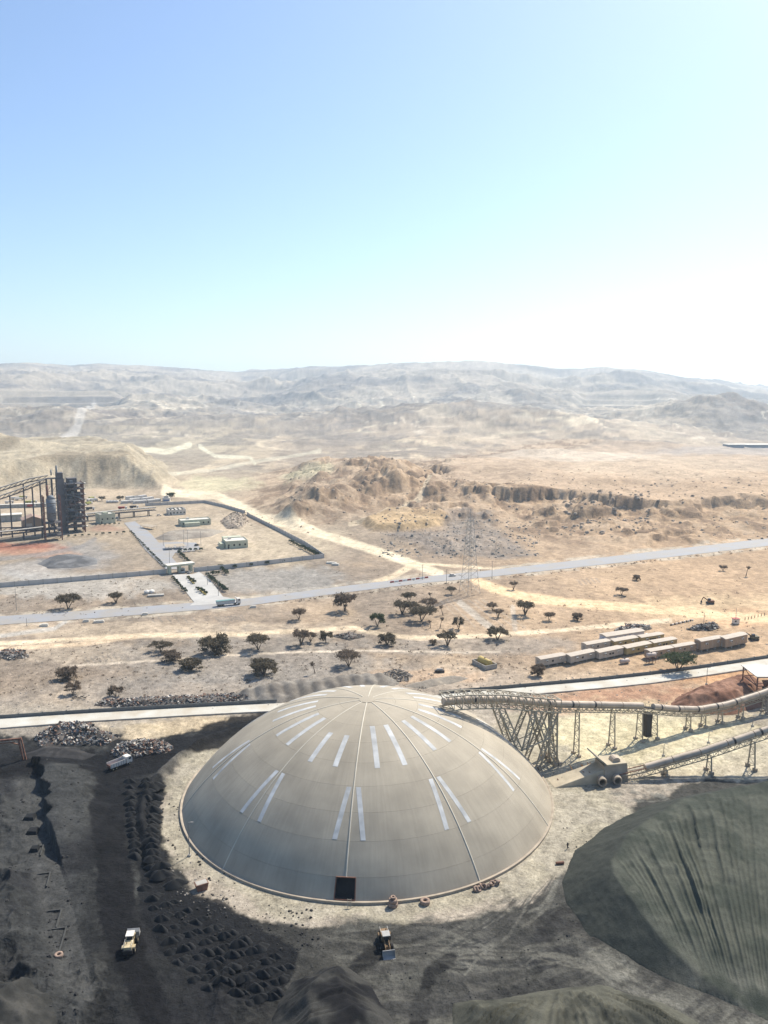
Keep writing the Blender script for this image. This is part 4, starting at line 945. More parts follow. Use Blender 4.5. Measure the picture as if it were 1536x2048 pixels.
# lamp posts
M_pole = mat('grey_pole', (.25, .24, .22), .6, .1, 1, bump=0)
def lamp(px, py, h, lab, arm=.9):
    t = thing('lamp_post', lab, 'lamp post', gz(px, py)); MB().cyl((0, 0, 0), (0, 0, h), .13, .08, 8).build('pole', M_pole, t); MB().beam((0, 0, h), (arm, 0, h + .15), .1).build('arm', M_pole, t); MB().box((arm, 0, h + .12), (.7, .3, .16)).build('lamp_head', M_pole, t)
    MB().box((0, 0, .2), (.8, .8, .5)).build('footing', M_conc, t)
lamp(379, 1712, 9, 'thin lamp post against the left flank of the dome'); lamp(1413, 1369, 7, 'lamp post between the concrete road and the red soil heap')
lamp(221, 1482, 5, 'short post behind the scrap heaps on the left'); lamp(1327, 1512, 4, 'short lamp post between the two conveyors, left one'); lamp(1417, 1487, 4, 'short lamp post between the two conveyors, middle one'); lamp(1505, 1452, 4, 'short lamp post between the two conveyors, right one')
# ------------------------------------------------------------------ vehicles and machines of the yard
M_white = mat('dusty_white_paint', (.66, .62, .55), .5, .1, .8, bump=0)
M_yel = mat('dusty_machine_yellow', (.48, .39, .235), .55, .18, 1, bump=0)
M_glass = mat('dark_glass', (.03, .035, .04), .12, .1, 1, bump=0)
M_red = mat('faded_red_paint', (.36, .07, .05), .6, .15, 1, bump=0)
M_teal = mat('teal_tarpaulin', (.17, .30, .29), .8, .15, .6)
M_greyp = mat('grey_paint', (.36, .35, .33), .55, .12, .8, bump=0)
def wheel(parent, c, r, w, axis=(0, 1, 0)):
    c = Vector(c); t = MB().ring((0, 0, 0), axis, r * .5, r, w, 18).build('wheel', M_black, parent, True); t.location = c
    a = Vector(axis).normalized(); MB().cyl(a * (-w * .42), a * (w * .42), r * .52, r * .52, 12).build('rim', M_yel, t)
def loader(px, py, rz, label, roofm, bodym):
    t = thing('wheel_loader', label, 'loader', gz(px, py), rz)          # +x is forward
    MB().prism([(-4.0, 1.1), (-.6, 1.1), (-.6, 2.1), (-1.4, 2.6), (-3.9, 2.4)], -.95, .95).build('engine_hood', bodym, t)
    MB().box((-4.15, 0, 1.3), (.35, 2.3, 1.0)).build('counterweight', M_dark, t)
    MB().box((1.0, 0, 1.2), (2.0, 1.2, .9)).build('front_frame', bodym, t)
    cb = MB(); cb.box((-.25, 0, 2.7), (1.5, 1.5, 1.5)); cb.build('cab', M_glass, t)
    for a in (-1, 1):
        for b in (-1, 1): MB().box((-.25 + .78 * a, .78 * b, 2.7), (.12, .12, 1.52)).build('cab_post', bodym, t)
    MB().box((-.25, 0, 3.55), (2.1, 1.95, .2)).build('cab_roof', roofm, t)
    for x in (-2.7, 1.2):
        for y in (-1.25, 1.25): wheel(t, (x, y, .85), .85, .68)
    for y in (-1.25, 1.25): MB().prism([(-3.4, 1.75), (-2.0, 1.75), (-2.2, 2.0), (-3.2, 2.0)], y - .4, y + .4).build('fender', bodym, t)
    for y in (-.55, .55): MB().beam((.5, y, 2.3), (2.6, y, 1.6), .22, .45).build('lift_arm', bodym, t); MB().beam((2.6, y, 1.6), (3.5, y, .7), .22, .4).build('lift_arm', bodym, t)
    bk = MB(); bk.prism([(3.3, .25), (4.9, .2), (5.0, .32), (3.7, .5), (3.5, 1.5), (4.0, 2.0), (3.85, 2.1), (3.2, 1.5)], -1.5, 1.5); k = bk.build('bucket', M_greyp, t)
    for y in (-1.46, 1.46): MB().prism([(3.4, .3), (4.8, .3), (4.0, 1.95), (3.4, 1.5)], y - .04, y + .04).build('bucket_side', M_greyp, k)
    for i in range(6): MB().box((5.1, -1.25 + i * .5, .28), (.4, .16, .1)).build('tooth', M_dark, k)
    MB().cyl((-2.6, .4, 2.4), (-2.6, .4, 3.2), .09, .09, 8).build('exhaust', M_dark, t)
    rl = MB()
    for y in (-.95, .95): rl.beam((-3.9, y, 3.0), (-1.6, y, 3.1), .06); rl.beam((-3.9, y, 2.4), (-3.9, y, 3.0), .06)
    rl.build('handrail', M_white, t); t.scale = (.84, .84, .84); return t
loader(262, 1893, rad(97), 'yellow wheel loader driving away up the black haul road', M_white, M_yel)
loader(772, 1893, rad(-80), 'rusty wheel loader with a grey roof parked in front of the dome', M_greyp, mat('brown_machine_paint', (.20, .13, .07), .7, .2, 1, bump=0))

dt = thing('dump_truck', 'white open dump truck at the junction of the black haul roads', 'truck', gz(240, 1534), rad(50)); dt.scale = (.92, .92, .92)
def truck_wheels(t, xs, y, r=.52, w=.34):
    for x in xs:
        for s in (-1, 1): wheel(t, (x, s * y, r), r, w)
MB().box((0, 0, .85), (8.6, .9, .3)).build('chassis', M_dark, dt)
tb_ = MB(); tb_.box((-1.2, 0, 1.15), (5.8, 2.4, .15)); k = tb_.build('bed_floor', M_rust, dt)
for s in (-1, 1): MB().box((-1.2, s * 1.25, 1.85), (5.9, .1, 1.5)).build('bed_side', M_white, dt)
for i in range(7):
    for s in (-1, 1): MB().box((-3.9 + i * .92, s * 1.34, 1.8), (.12, .1, 1.4)).build('side_stake', M_greyp, dt)
MB().box((1.75, 0, 2.05), (.12, 2.5, 1.95)).build('headboard', M_white, dt); MB().box((-4.15, 0, 1.6), (.1, 2.4, .9)).build('tailgate', M_rust, dt)
MB().prism([(1.95, .8), (4.1, .8), (4.1, 1.9), (3.7, 3.0), (1.95, 3.05)], -1.2, 1.2).build('cab', M_white, dt); MB().prism([(4.12, 1.95), (4.14, 1.98), (3.78, 2.85), (3.74, 2.85)], -1.0, 1.0).build('windscreen', M_glass, dt)
for s in (-1, 1): MB().box((3.2, s * 1.21, 2.3), (.9, .04, .6)).build('side_window', M_glass, dt); MB().box((4.13, s * .85, 1.05), (.06, .3, .22)).build('headlight', M_light, dt)
truck_wheels(dt, (3.1, -1.9, -3.2), 1.05)

tt = thing('tipper_lorry', 'long tipper lorry with teal tarpaulin on the highway by the gate road', 'truck', gz(459, 1211) + Vector((0, 0, .2)), math.atan2((P(500, 1203) - P(430, 1210)).y, (P(500, 1203) - P(430, 1210)).x))
MB().box((-1, 0, .95), (12, 1.0, .3)).build('chassis', M_dark, tt)
MB().prism([(-7.0, 1.15), (2.6, 1.15), (3.1, 2.9), (-7.4, 2.9)], -1.25, 1.25).build('tub', mat('light_grey_paint', (.44, .46, .46), .5, .08, .5, bump=0), tt)
MB().prism([(-7.4, 2.91), (3.1, 2.91), (2.7, 3.15), (-7.0, 3.15)], -1.2, 1.2).build('tarpaulin', M_teal, tt)
for i in range(9): MB().box((-6.6 + i * 1.12, -1.3, 2.0), (.1, .12, 1.6)).build('tub_rib', M_white, tt)
MB().prism([(3.9, .8), (6.1, .8), (6.1, 2.2), (5.8, 3.5), (4.0, 3.6)], -1.2, 1.2).build('cab', M_white, tt); MB().prism([(6.12, 2.2), (6.15, 2.2), (5.88, 3.3), (5.84, 3.3)], -1.05, 1.05).build('windscreen', M_glass, tt)
for s in (-1, 1): MB().box((5.2, s * 1.21, 2.7), (.9, .04, .7)).build('side_window', M_glass, tt)
MB().box((3.6, 0, 3.9), (.4, 2.2, .6)).build('roof_fairing', M_white, tt)
truck_wheels(tt, (5.2, 3.0, -3.6, -4.8, -6.0), 1.1, .55, .4)

def car(px, py, rz, label, paint, pick=False):
    t = thing('pickup' if pick else 'car', label, 'pickup' if pick else 'car', gz(px, py) + Vector((0, 0, .12)), rz)
    MB().prism([(-2.2, .4), (2.2, .4), (2.25, .85), (1.2, .98), (-2.2, 1.0)], -.85, .85).build('body', paint, t)
    MB().prism([(-1.9, .98), (.95, .98), (.35, 1.52), (-1.5, 1.55)] if not pick else [(-.4, .98), (1.1, .98), (.6, 1.6), (-.3, 1.62)], -.78, .78).build('cabin', M_glass, t)
    MB().box((-.5 if not pick else .15, 0, 1.57), (1.5 if not pick else .8, 1.5, .05)).build('roof', paint, t)
    truck_wheels(t, (-1.4, 1.4), .78, .34, .22); return t
car(905, 1153, rad(15), 'white car turning off the highway beside the pylon', M_white)
def person(px, py, label):
    import bmesh
    t = thing('person', label, 'person', gz(px, py), rad(200))
    me = bpy.data.meshes.new('body'); V = [(0, 0, .95), (0, 0, 1.15), (0, 0, 1.42), (0, 0, 1.52), (0, .02, 1.66), (.1, 0, .9), (.13, .08, .5), (.13, .02, .08), (.13, .16, .04), (-.1, 0, .9), (-.13, -.06, .5), (-.14, -.22, .1), (-.14, -.08, .04), (.19, 0, 1.4), (.24, -.04, 1.14), (.25, .06, .9), (.25, .1, .8), (-.19, 0, 1.4), (-.24, .04, 1.14), (-.25, .12, .92), (-.25, .16, .83)]
    E_ = [(0, 1), (1, 2), (2, 3), (3, 4), (0, 5), (5, 6), (6, 7), (7, 8), (0, 9), (9, 10), (10, 11), (11, 12), (2, 13), (13, 14), (14, 15), (15, 16), (2, 17), (17, 18), (18, 19), (19, 20)]
    RR = [.15, .14, .16, .06, .11, .1, .07, .05, .04, .1, .07, .05, .04, .07, .05, .04, .035, .07, .05, .04, .035]
    me.from_pydata(V, E_, []); o = bpy.data.objects.new('body', me); COL.objects.link(o); o.parent = t
    md = o.modifiers.new('skin', 'SKIN'); sk_ = me.skin_vertices[0].data
    for i, r in enumerate(RR): sk_[i].radius = (r, r)
    sk_[0].use_root = True; o.modifiers.new('sub', 'SUBSURF').levels = 1; me.materials.append(mat('dark_work_clothes', (.035, .035, .05), .9, .2, 2, bump=0))
    MB().cyl((0, .02, 1.70), (0, .02, 1.82), .13, .08, 12).build('helmet', M_white, t, True)
person(1135, 1697, 'person in dark work clothes walking on the pale apron right of the dome')

# ------------------------------------------------------------------ cabins on the plain
M_roofc = mat('sand_roof_sheet', (.47, .40, .32), .7, .08, .5)
cabm = {'cream': mat('cream_cabin_wall', (.49, .43, .35), .7, .08, .6), 'yellow': mat('yellow_cabin_wall', (.46, .36, .17), .7, .08, .6), 'tan': mat('tan_cabin_wall', (.37, .27, .185), .7, .08, .6)}
def cabin_proto(kind, loc, rz, label, wins):
    m = cabm[kind]; L, D, HT = 11.0, 3.2, 2.9
    t = thing('site_cabin', label, 'cabin', loc, rz, 'site cabins on the plain')
    b = MB().box((L / 2, D / 2, .8 + HT / 2), (L, D, HT)).build('body', m, t)
    for k in range(1, 6): MB().box((L * k / 6, -.03, .8 + HT / 2), (.08, .05, HT - .1)).build('wall_rib', M_roofc, b)
    pr_ = [(-.15, .8 + HT)] + [(D * j / 6 if 0 < j < 6 else (-.15 if j == 0 else D + .15), .8 + HT + .1 + .38 * math.sin(math.pi * j / 6)) for j in range(7)] + [(D + .15, .8 + HT)]
    MB().prismx(pr_, -.15, L + .15).build('roof', M_roofc, t)
    for x in (2.6, 8.3):
        a = MB().box((x, -.28, .8 + HT * .66), (.85, .5, .6)).build('air_conditioner', M_white, t); MB().box((x, -.55, .8 + HT * .66), (.6, .03, .42)).build('grille', M_dark, a)
    for x in wins: MB().box((x, -.03, .8 + HT * .5), (.8, .08, .8)).build('window', M_glass, t)
    MB().box((-.03, D / 2, .8 + 1.0), (.06, .9, 2.0)).build('door', M_conc, t)
    MB().box((L / 2, D / 2, .68), (L, D - .6, .24)).build('underframe', M_dark, t)
    for x in (.8, L / 3, 2 * L / 3, L - .8): MB().box((x, D / 2, .28), (.5, D - .5, .6)).build('support', M_conc, t)
    return t
CABS = [('cream', 1081, 1336, 1136, 1326, 'cream site cabin nearest the dome, behind a bare bush', (5.2,)),
        ('cream', 1141, 1330, 1195, 1318, 'cream arched-roof cabin, second from the left in the front row', (5.2,)),
        ('cream', 1198, 1322, 1250, 1311, 'cream arched-roof cabin with dark windows, third in the front row', (5.0, 6.2)),
        ('cream', 1173, 1306, 1224, 1297, 'cream cabin standing behind the front row, in front of the white drums', (5.2,)),
        ('yellow', 1228, 1299, 1279, 1290, 'yellow cabin directly in front of the white and blue building', (5.2,)),
        ('yellow', 1282, 1291, 1331, 1283, 'yellow cabin at the right end of the back row', (4.6, 5.6, 6.6)),
        ('yellow', 1253, 1313, 1306, 1302, 'yellow cabin in the middle row beside the pale tank', (5.2,)),
        ('yellow', 1307, 1302, 1357, 1293, 'yellow cabin in the middle row, farther right', (4.8, 6.0)),
        ('tan', 1300, 1320, 1350, 1311, 'tan cabin half hidden by the big acacia and tank stand', (5.2,)),
        ('tan', 1349, 1311, 1394, 1303, 'tan cabin joined to the one behind the big acacia', (5.2,)),
        ('tan', 1401, 1305, 1449, 1296, 'long windowless tan cabin, left of the pair on the right', ()),
        ('tan', 1450, 1300, 1497, 1289, 'long tan cabin at the far right next to the parked excavator', ())]
protos = {}
for kind, x0, y0, x1, y1, lab, wins in CABS:
    p, q = P(x0, y0), P(x1, y1); d = q - p; rz = math.atan2(d.y, d.x); s = d.length / 11.0 * .93; key = (kind, wins)
    big = 1.35 if wins == () else 1.0
    if key not in protos:
        protos[key] = cabin_proto(kind, p, rz, lab, wins); protos[key].scale = (s, s * .95, big)
    else: dup(protos[key], p, rz, lab, scale=(s, s * .95, big))

p, q = P(1212, 1286), P(1288, 1274); d = q - p
wb = thing('site_office', 'long white building with blue doors and windows behind the cabins', 'building', p, math.atan2(d.y, d.x)); L = d.length
M_wb = mat('bluish_white_plaster', (.60, .60, .62), .8, .08, .4); M_blue = mat('blue_paint', (.05, .13, .33), .6, .1, 1, bump=0)
MB().box((L / 2, 2.4, 1.5), (L, 4.8, 3.0)).build('wall', M_wb, wb); MB().prismx([(-.4, 2.95), (5.2, 2.95), (5.2, 3.15), (2.4, 3.6), (-.4, 3.15)], -.3, L + .3).build('roof', M_roofc, wb)
for x, w, z, h, m in ((2.2, .9, 1.1, 1.9, M_dark), (5.6, 1.1, 1.6, 1.1, M_blue), (11.2, 1.1, 1.4, 1.5, M_blue), (14.2, 1.0, 1.6, 1.2, M_blue)): MB().box((x, -.03, z), (w, .08, h)).build('window' if h < 1.6 else 'door', m, wb)
MB().box((-.03, 1.8, 1.3), (.08, 1.3, 1.3)).build('window', M_blue, wb)
for (x, y, lab) in ((1202, 1284, 'white water drum left of the white and blue building'), (1209, 1286, 'second white water drum, nearer the cabins'), (1293, 1272, 'pale water tank at the right end of the white building')):
    o = MB().cyl((0, 0, 0), (0, 0, 1.3), .8, .75, 14).build('water_drum', M_white, None, True); o.location = gz(x, y); tag(o, lab, 'drum')

def tank(px, py, rz, label, m, stand=0.0, L=4.4, r=1.0):
    t = thing('water_tank', label, 'tank', gz(px, py), rz)
    z = stand + r + .25; vs = []; N = 18
    prof = [(-L / 2, 0.01), (-L / 2, r * .8), (-L / 2 + .2, r), (L / 2 - .2, r), (L / 2, r * .8), (L / 2, .01)]
    for x, rr in prof:
        for k in range(N): vs.append((x, rr * math.cos(2 * math.pi * k / N), z + rr * math.sin(2 * math.pi * k / N)))
    mb = MB(); mb.add(vs, [(j * N + k, j * N + (k + 1) % N, (j + 1) * N + (k + 1) % N, (j + 1) * N + k) for j in range(5) for k in range(N)]); mb.build('shell', m, t, True)
    for x in (-L * .3, L * .3): MB().box((x, 0, stand + .3), (.3, r * 1.7, .65)).build('saddle', M_conc, t)
    MB().cyl((0, 0, z + r - .05), (0, 0, z + r + .25), .3, .3, 10).build('manhole', M_dark, t)
    if stand:
        for x in (-L * .4, 0, L * .4):
            for y in (-.8, .8): MB().box((x, y, stand / 2), (.14, .14, stand)).build('stand_leg', M_rust, t)
        MB().box((0, 0, stand - .02), (L, 1.9, .12)).build('platform', M_rust, t)
    return t
M_ptank = mat('pale_tank_paint', (.50, .42, .36), .6, .12, .8)
tank(1249, 1328, rad(24), 'pale tank lying on the ground in front of the cabins', M_ptank)
tank(1302, 1326, rad(20), 'pale tank on a steel stand beside the big acacia', M_ptank, 2.4)
p = P(952, 1328)
bd = thing('tank_bund', 'grey concrete bund wall round the yellow tank', 'wall', P(980, 1343), rad(55))
bl_, bw_ = 9.5, 6.2
bd.location = P(982, 1338); bd.rotation_euler = (0, 0, rad(118))
for (c, dd) in (((0, 0, .9), (.3, bw_, 1.9)), ((bl_, 0, .9), (.3, bw_, 1.9)), ((bl_ / 2, -bw_ / 2 + .15, .88), (bl_ - .31, .3, 1.9)), ((bl_ / 2, bw_ / 2 - .15, .88), (bl_ - .31, .3, 1.9))): MB().box(c, dd).build('wall_side', M_conc, bd)
c_ = bd.location + Vector((math.cos(rad(118)) * 4.6, math.sin(rad(118)) * 4.6, 0))
yt = tank(980, 1330, rad(118), 'big mustard yellow fuel tank inside the concrete bund', mat('mustard_tank_paint', (.50, .37, .12), .55, .12, .8), .35, 7.4, 1.45); yt.location = c_

def tracked(px, py, rz, label, m):
    t = thing('excavator', label, 'excavator', gz(px, py), rz)
    for s in (-1, 1): MB().prism([(-1.9, .1), (1.9, .1), (2.2, .5), (1.9, .9), (-1.9, .9), (-2.2, .5)], s * 1.1 - .3, s * 1.1 + .3).build('track', M_dark, t)
    MB().box((-.4, 0, 1.5), (3.4, 2.5, 1.0)).build('upper_body', m, t); MB().box((.7, .7, 2.4), (1.4, 1.0, 1.5)).build('cab', M_glass, t)
    MB().beam((1.0, -.2, 1.8), (3.6, -.2, 3.6), .4, .5).build('boom', m, t); MB().beam((3.6, -.2, 3.6), (4.6, -.2, 1.4), .3, .4).build('stick', m, t)
    MB().prism([(4.1, .3), (5.0, .5), (5.0, 1.3), (4.3, 1.4)], -.8, .4).build('bucket', M_dark, t)
tracked(1420, 1207, rad(170), 'dark brown excavator on the pale ground right of the dirt road', mat('dark_orange_paint', (.17, .075, .035), .7, .2, 1, bump=0))
tracked(1507, 1281, rad(185), 'grey green excavator parked at the end of the cabin row', mat('dull_green_paint', (.12, .11, .07), .7, .2, 1, bump=0))
ks = thing('guard_kiosk', 'small white masted kiosk with red trim at the dirt road bend', 'kiosk', gz(1471, 1248), .2)
MB().box((0, 0, 1.5), (2.8, 2.4, 2.6)).build('booth', M_white, ks); MB().box((0, 0, 2.9), (3.3, 2.9, .2)).build('roof', M_red, ks); MB().cyl((0, 0, 3), (0, 0, 8.5), .12, .08, 8).build('mast', M_pole, ks); MB().box((-.8, -1.22, 1.8), (.8, .06, .8)).build('window', M_glass, ks); MB().box((0, 0, .15), (2.8, 2.4, .3)).build('base', M_dark, ks)
for k in range(12):
    o = MB().box((0, 0, .35), (.5, 1.0, .9)).build('marker_block', M_white if k % 2 else M_dark); o.location = gz(1342 + k * 3.9, 1250 - k * .8); tag(o, 'small block in the short row of markers above the scrap pile', 'block', 'row of marker blocks by the track')
for k in range(7):
    o = MB().cyl((0, 0, 0), (0, 0, 1.5), .18, .14, 8).build('marker_post', M_dark); o.location = gz(1490 + k * 6.5, 1240 - k * 1.6); tag(o, 'dark marker post in the row right of the masted kiosk', 'post', 'row of marker posts by the kiosk')
for k in range(9):
    t = MB().prismx([(-.35, 0), (.35, 0), (.12, 1.0), (-.12, 1.0)], -1.25, 1.25).build('road_barrier', M_red if k % 2 == 0 else M_white); p = gz(784 + k * 8.6, 1166 - k * 1.15); t.location = p + Vector((0, 0, .2)); d = P(860, 1156) - P(784, 1166); t.rotation_euler = (0, 0, math.atan2(d.y, d.x))
    tag(t, ('red' if k % 2 == 0 else 'white') + ' plastic barrier in the line along the highway shoulder', 'barrier', 'road barriers along the highway')
pm = thing('pump_unit', 'small dark pump unit lying on the plain left of the tank bund', 'pump', gz(879, 1345), .1)
MB().box((0, 0, .5), (4, 1.8, .8)).build('skid', M_dark, pm); MB().cyl((-1.2, 0, 1.2), (1.2, 0, 1.2), .5, .5, 12).build('motor', M_greyp, pm)
for k in range(5):                                      # a small group of animals by the road
    g_ = thing('goat', 'small dark goat in the group on the plain above the concrete road', 'goat', gz(146 + k * 6.0, 1399 - (k % 2) * 2), random.uniform(-.5, .5), 'goats on the plain')
    b_ = MB(); b_.cyl((-.45, 0, .62), (.4, 0, .66), .19, .22, 8); b_.cyl((.36, 0, .72), (.62, 0, 1.0), .11, .09, 7); b_.cyl((.55, 0, 1.02), (.86, 0, .9), .1, .05, 7)
    for x in (-.36, .32):
        for s in (-1, 1): b_.cyl((x, s * .11, .6), (x + .03, s * .11, 0), .065, .035, 6)
    b_.cyl((-.45, 0, .7), (-.6, 0, .78), .05, .02, 5); b_.build('body', mat('goat_hair', (.05, .045, .04), .9, .5, 3, bump=0), g_, True)

# ------------------------------------------------------------------ pylon and poles
def pylon(px, py, h, label):
    t = thing('transmission_tower', label, 'pylon', gz(px, py)); M = mat('galvanised_lattice', (.40, .385, .35), .55, .1, 1, metal=.2, bump=0)
    def hw(z): return 3.9 * (1 - z / h) ** .95 * .8 + .75 + .6 * max(0, 1 - z / (h * .25))
    zs = [0]; 
    while zs[-1] < h * .86: zs.append(zs[-1] + max(2.2, hw(zs[-1]) * 1.15))
    zs[-1] = h * .86
    rot = rad(30); cr, sr = math.cos(rot), math.sin(rot)
    def c(i, z): a, b = ((-1, -1), (1, -1), (1, 1), (-1, 1))[i % 4]; w = hw(z); return Vector((a * w * cr - b * w * sr, a * w * sr + b * w * cr, z))
    lc = MB()
    for i in range(4):
        lg = MB()
        for z0, z1 in zip(zs[:-1], zs[1:]): lg.beam(c(i, z0), c(i, z1), .19)
        lg.beam(c(i, zs[-1]), (0, 0, h), .16); lg.build('leg', M, t)
        for z0, z1 in zip(zs[:-1], zs[1:]): lc.beam(c(i, z0), c(i + 1, z1), .08); lc.beam(c(i + 1, z0), c(i, z1), .08); lc.beam(c(i, z1), c(i + 1, z1), .08)
    lc.build('lattice', M, t)
    for z, w in ((h * .62, 5.2), (h * .74, 4.6), (h * .86, 4.0)):
        am = MB()
        for s in (-1, 1):
            for q in (-.5, .5): am.beam((0, q, z), (s * w * cr, s * w * sr, z + .3), .14)
            am.beam((0, 0, z + 1.6), (s * w * cr, s * w * sr, z + .3), .12)
        am.build('cross_arm', M, t)
pylon(939, 1187, 50, 'tall steel lattice pylon standing beside the highway junction')
def pole(px, py, h, lab, cross=True):
    t = thing('utility_pole', lab, 'pole', gz(px, py)); MB().cyl((0, 0, 0), (0, 0, h), .15, .1, 8).build('pole', M_pole, t)
    if cross: MB().beam((-.9, 0, h - .5), (.9, 0, h - .5), .12).build('cross_arm', M_pole, t)
    MB().cyl((0, 0, -.1), (0, 0, .4), .3, .25, 8).build('base', M_conc, t)
for a in ((893, 1168, 9, 'slim pole on the near side of the highway left of the pylon'), (845, 1160, 10, 'slim pole beside the red and white barriers'), (984, 1156, 11, 'slim pole on the near highway shoulder right of the pylon'), (33, 1220, 12, 'wooden pole on the left field outside the compound wall'), (54, 1253, 4, 'short white post beside the left end of the highway'), (1407, 1256, 8, 'slim pole in the scrap pile beyond the cabins'), (340, 1140, 16, 'tall mast beside the compound gate'), (368, 1095, 14, 'tall lamp mast right of the carports'), (376, 1096, 14, 'second tall lamp mast near the round driveway'), (327, 1092, 12, 'lamp mast left of the carports'), (402, 1092, 12, 'lamp mast by the turning circle'), (415, 1170, 9, 'lamp mast on the gate road median'), (437, 1192, 9, 'lamp mast where the gate road meets the highway')): pole(*a, cross=a[2] < 12 and a[2] > 8)

# ------------------------------------------------------------------ trees and scrub
M_leaf = [mat('acacia_leaf_%s' % k, c, .8, .3, 1.5, bump=0) for k, c in (('olive', (.15, .125, .085)), ('brown', (.20, .155, .115)), ('green', (.085, .105, .05)))]
for m_ in M_leaf:                                      # thin leaves let the low sun through
    n_ = m_.node_tree.nodes; l_ = m_.node_tree.links; tr_ = n_.new('ShaderNodeBsdfTranslucent'); mx_ = n_.new('ShaderNodeMixShader'); mx_.inputs[0].default_value = .45
    l_.new(n_['Principled BSDF'].inputs['Base Color'].links[0].from_socket, tr_.inputs['Color']); l_.new(n_['Principled BSDF'].outputs[0], mx_.inputs[1]); l_.new(tr_.outputs[0], mx_.inputs[2]); l_.new(mx_.outputs[0], n_['Material Output'].inputs['Surface'])
M_bark = mat('grey_brown_bark', (.14, .11, .085), .9, .2, 2)
def tree_mesh(seed, kind):
    rs = random.Random(seed); tr = MB(); tips = []
    trunks = {'flat': 3, 'round': 2, 'vase': 5, 'thin': 1, 'bush': 5}[kind]
    hh = {'flat': 4.6, 'round': 4.2, 'vase': 4.8, 'thin': 5.4, 'bush': 3.2}[kind]; rw_ = {'flat': 4.0, 'round': 2.9, 'vase': 3.3, 'thin': 1.5, 'bush': 3.0}[kind]
    for k in range(trunks):
        a = 2 * math.pi * k / trunks + rs.uniform(-.4, .4); sp = rw_ * rs.uniform(.3, .5)
        p0 = Vector((rs.uniform(-.1, .1), rs.uniform(-.1, .1), -.2)); p1 = Vector((math.cos(a) * sp * .5, math.sin(a) * sp * .5, hh * .33)); p2 = Vector((math.cos(a) * sp, math.sin(a) * sp, hh * .62))
        tr.cyl(p0, p1, .2, .14, 6); tr.cyl(p1, p2, .14, .09, 6)
        for j in range(5):
            b = a + rs.uniform(-1.1, 1.1); rr = rw_ * rs.uniform(.5, .95); p3 = Vector((math.cos(b) * rr, math.sin(b) * rr, hh * rs.uniform(.7, .95))); tr.cyl(p2, p3, .08, .03, 4); tips.append(p3)
            for i in range(2): tips.append(p2.lerp(p3, rs.uniform(.4, 1)) + Vector((rs.uniform(-.5, .5), rs.uniform(-.5, .5), rs.uniform(0, .5))))
    if kind in ('flat', 'round', 'bush'):
        for i in range(26):
            a = rs.uniform(0, 6.3); q = math.sqrt(rs.random()); zt = {'flat': .72 + .28 * (1 - q * q) * rs.uniform(.6, 1), 'round': .4 + .6 * math.sqrt(1 - q * q) * rs.uniform(.3, 1), 'bush': .15 + .8 * math.sqrt(1 - q * q) * rs.uniform(.2, 1)}[kind]
            tips.append(Vector((math.cos(a) * q * rw_, math.sin(a) * q * rw_, hh * zt)))
    lf = MB(); v = []; f = []
    per = {'flat': 56, 'round': 60, 'vase': 36, 'thin': 30, 'bush': 44}[kind]
    for t in tips:
        if rs.random() < .1: continue
        s = rs.uniform(.45, .95) * (rw_ / 3.4)
        for i in range(per):
            d = Vector((rs.gauss(0, 1), rs.gauss(0, 1), rs.gauss(0, .6))) * s * .55; c = t + d
            if c.z < .15: continue
            u = Vector((rs.gauss(0, 1), rs.gauss(0, 1), rs.gauss(0, 1))).normalized(); w = u.cross(Vector((rs.gauss(0, 1), rs.gauss(0, 1), rs.gauss(0, 1)))).normalized(); z = rs.uniform(.13, .3)
            n0 = len(v); v += [c + u * z, c - u * z * .6 + w * z * .7, c - u * z * .6 - w * z * .7]; f.append((n0, n0 + 1, n0 + 2))
    me = bpy.data.meshes.new('crown'); me.from_pydata([tuple(q) for q in v], [], f); me.update()
    return tr.mesh('trunk'), me, rw_ * 2 + .8, hh + .4
TREES = {}
for kind, seeds in (('flat', (1, 2, 3)), ('round', (4, 5)), ('vase', (6, 7)), ('thin', (8,)), ('bush', (9, 10))):
    for lm in range(3): TREES[kind, lm] = []
    for s in seeds:
        a, b, w, h = tree_mesh(s, kind); a.materials.append(M_bark)
        for lm in range(3):
            c = b.copy(); c.materials.append(M_leaf[lm]); TREES[kind, lm].append((a, c, w, h))
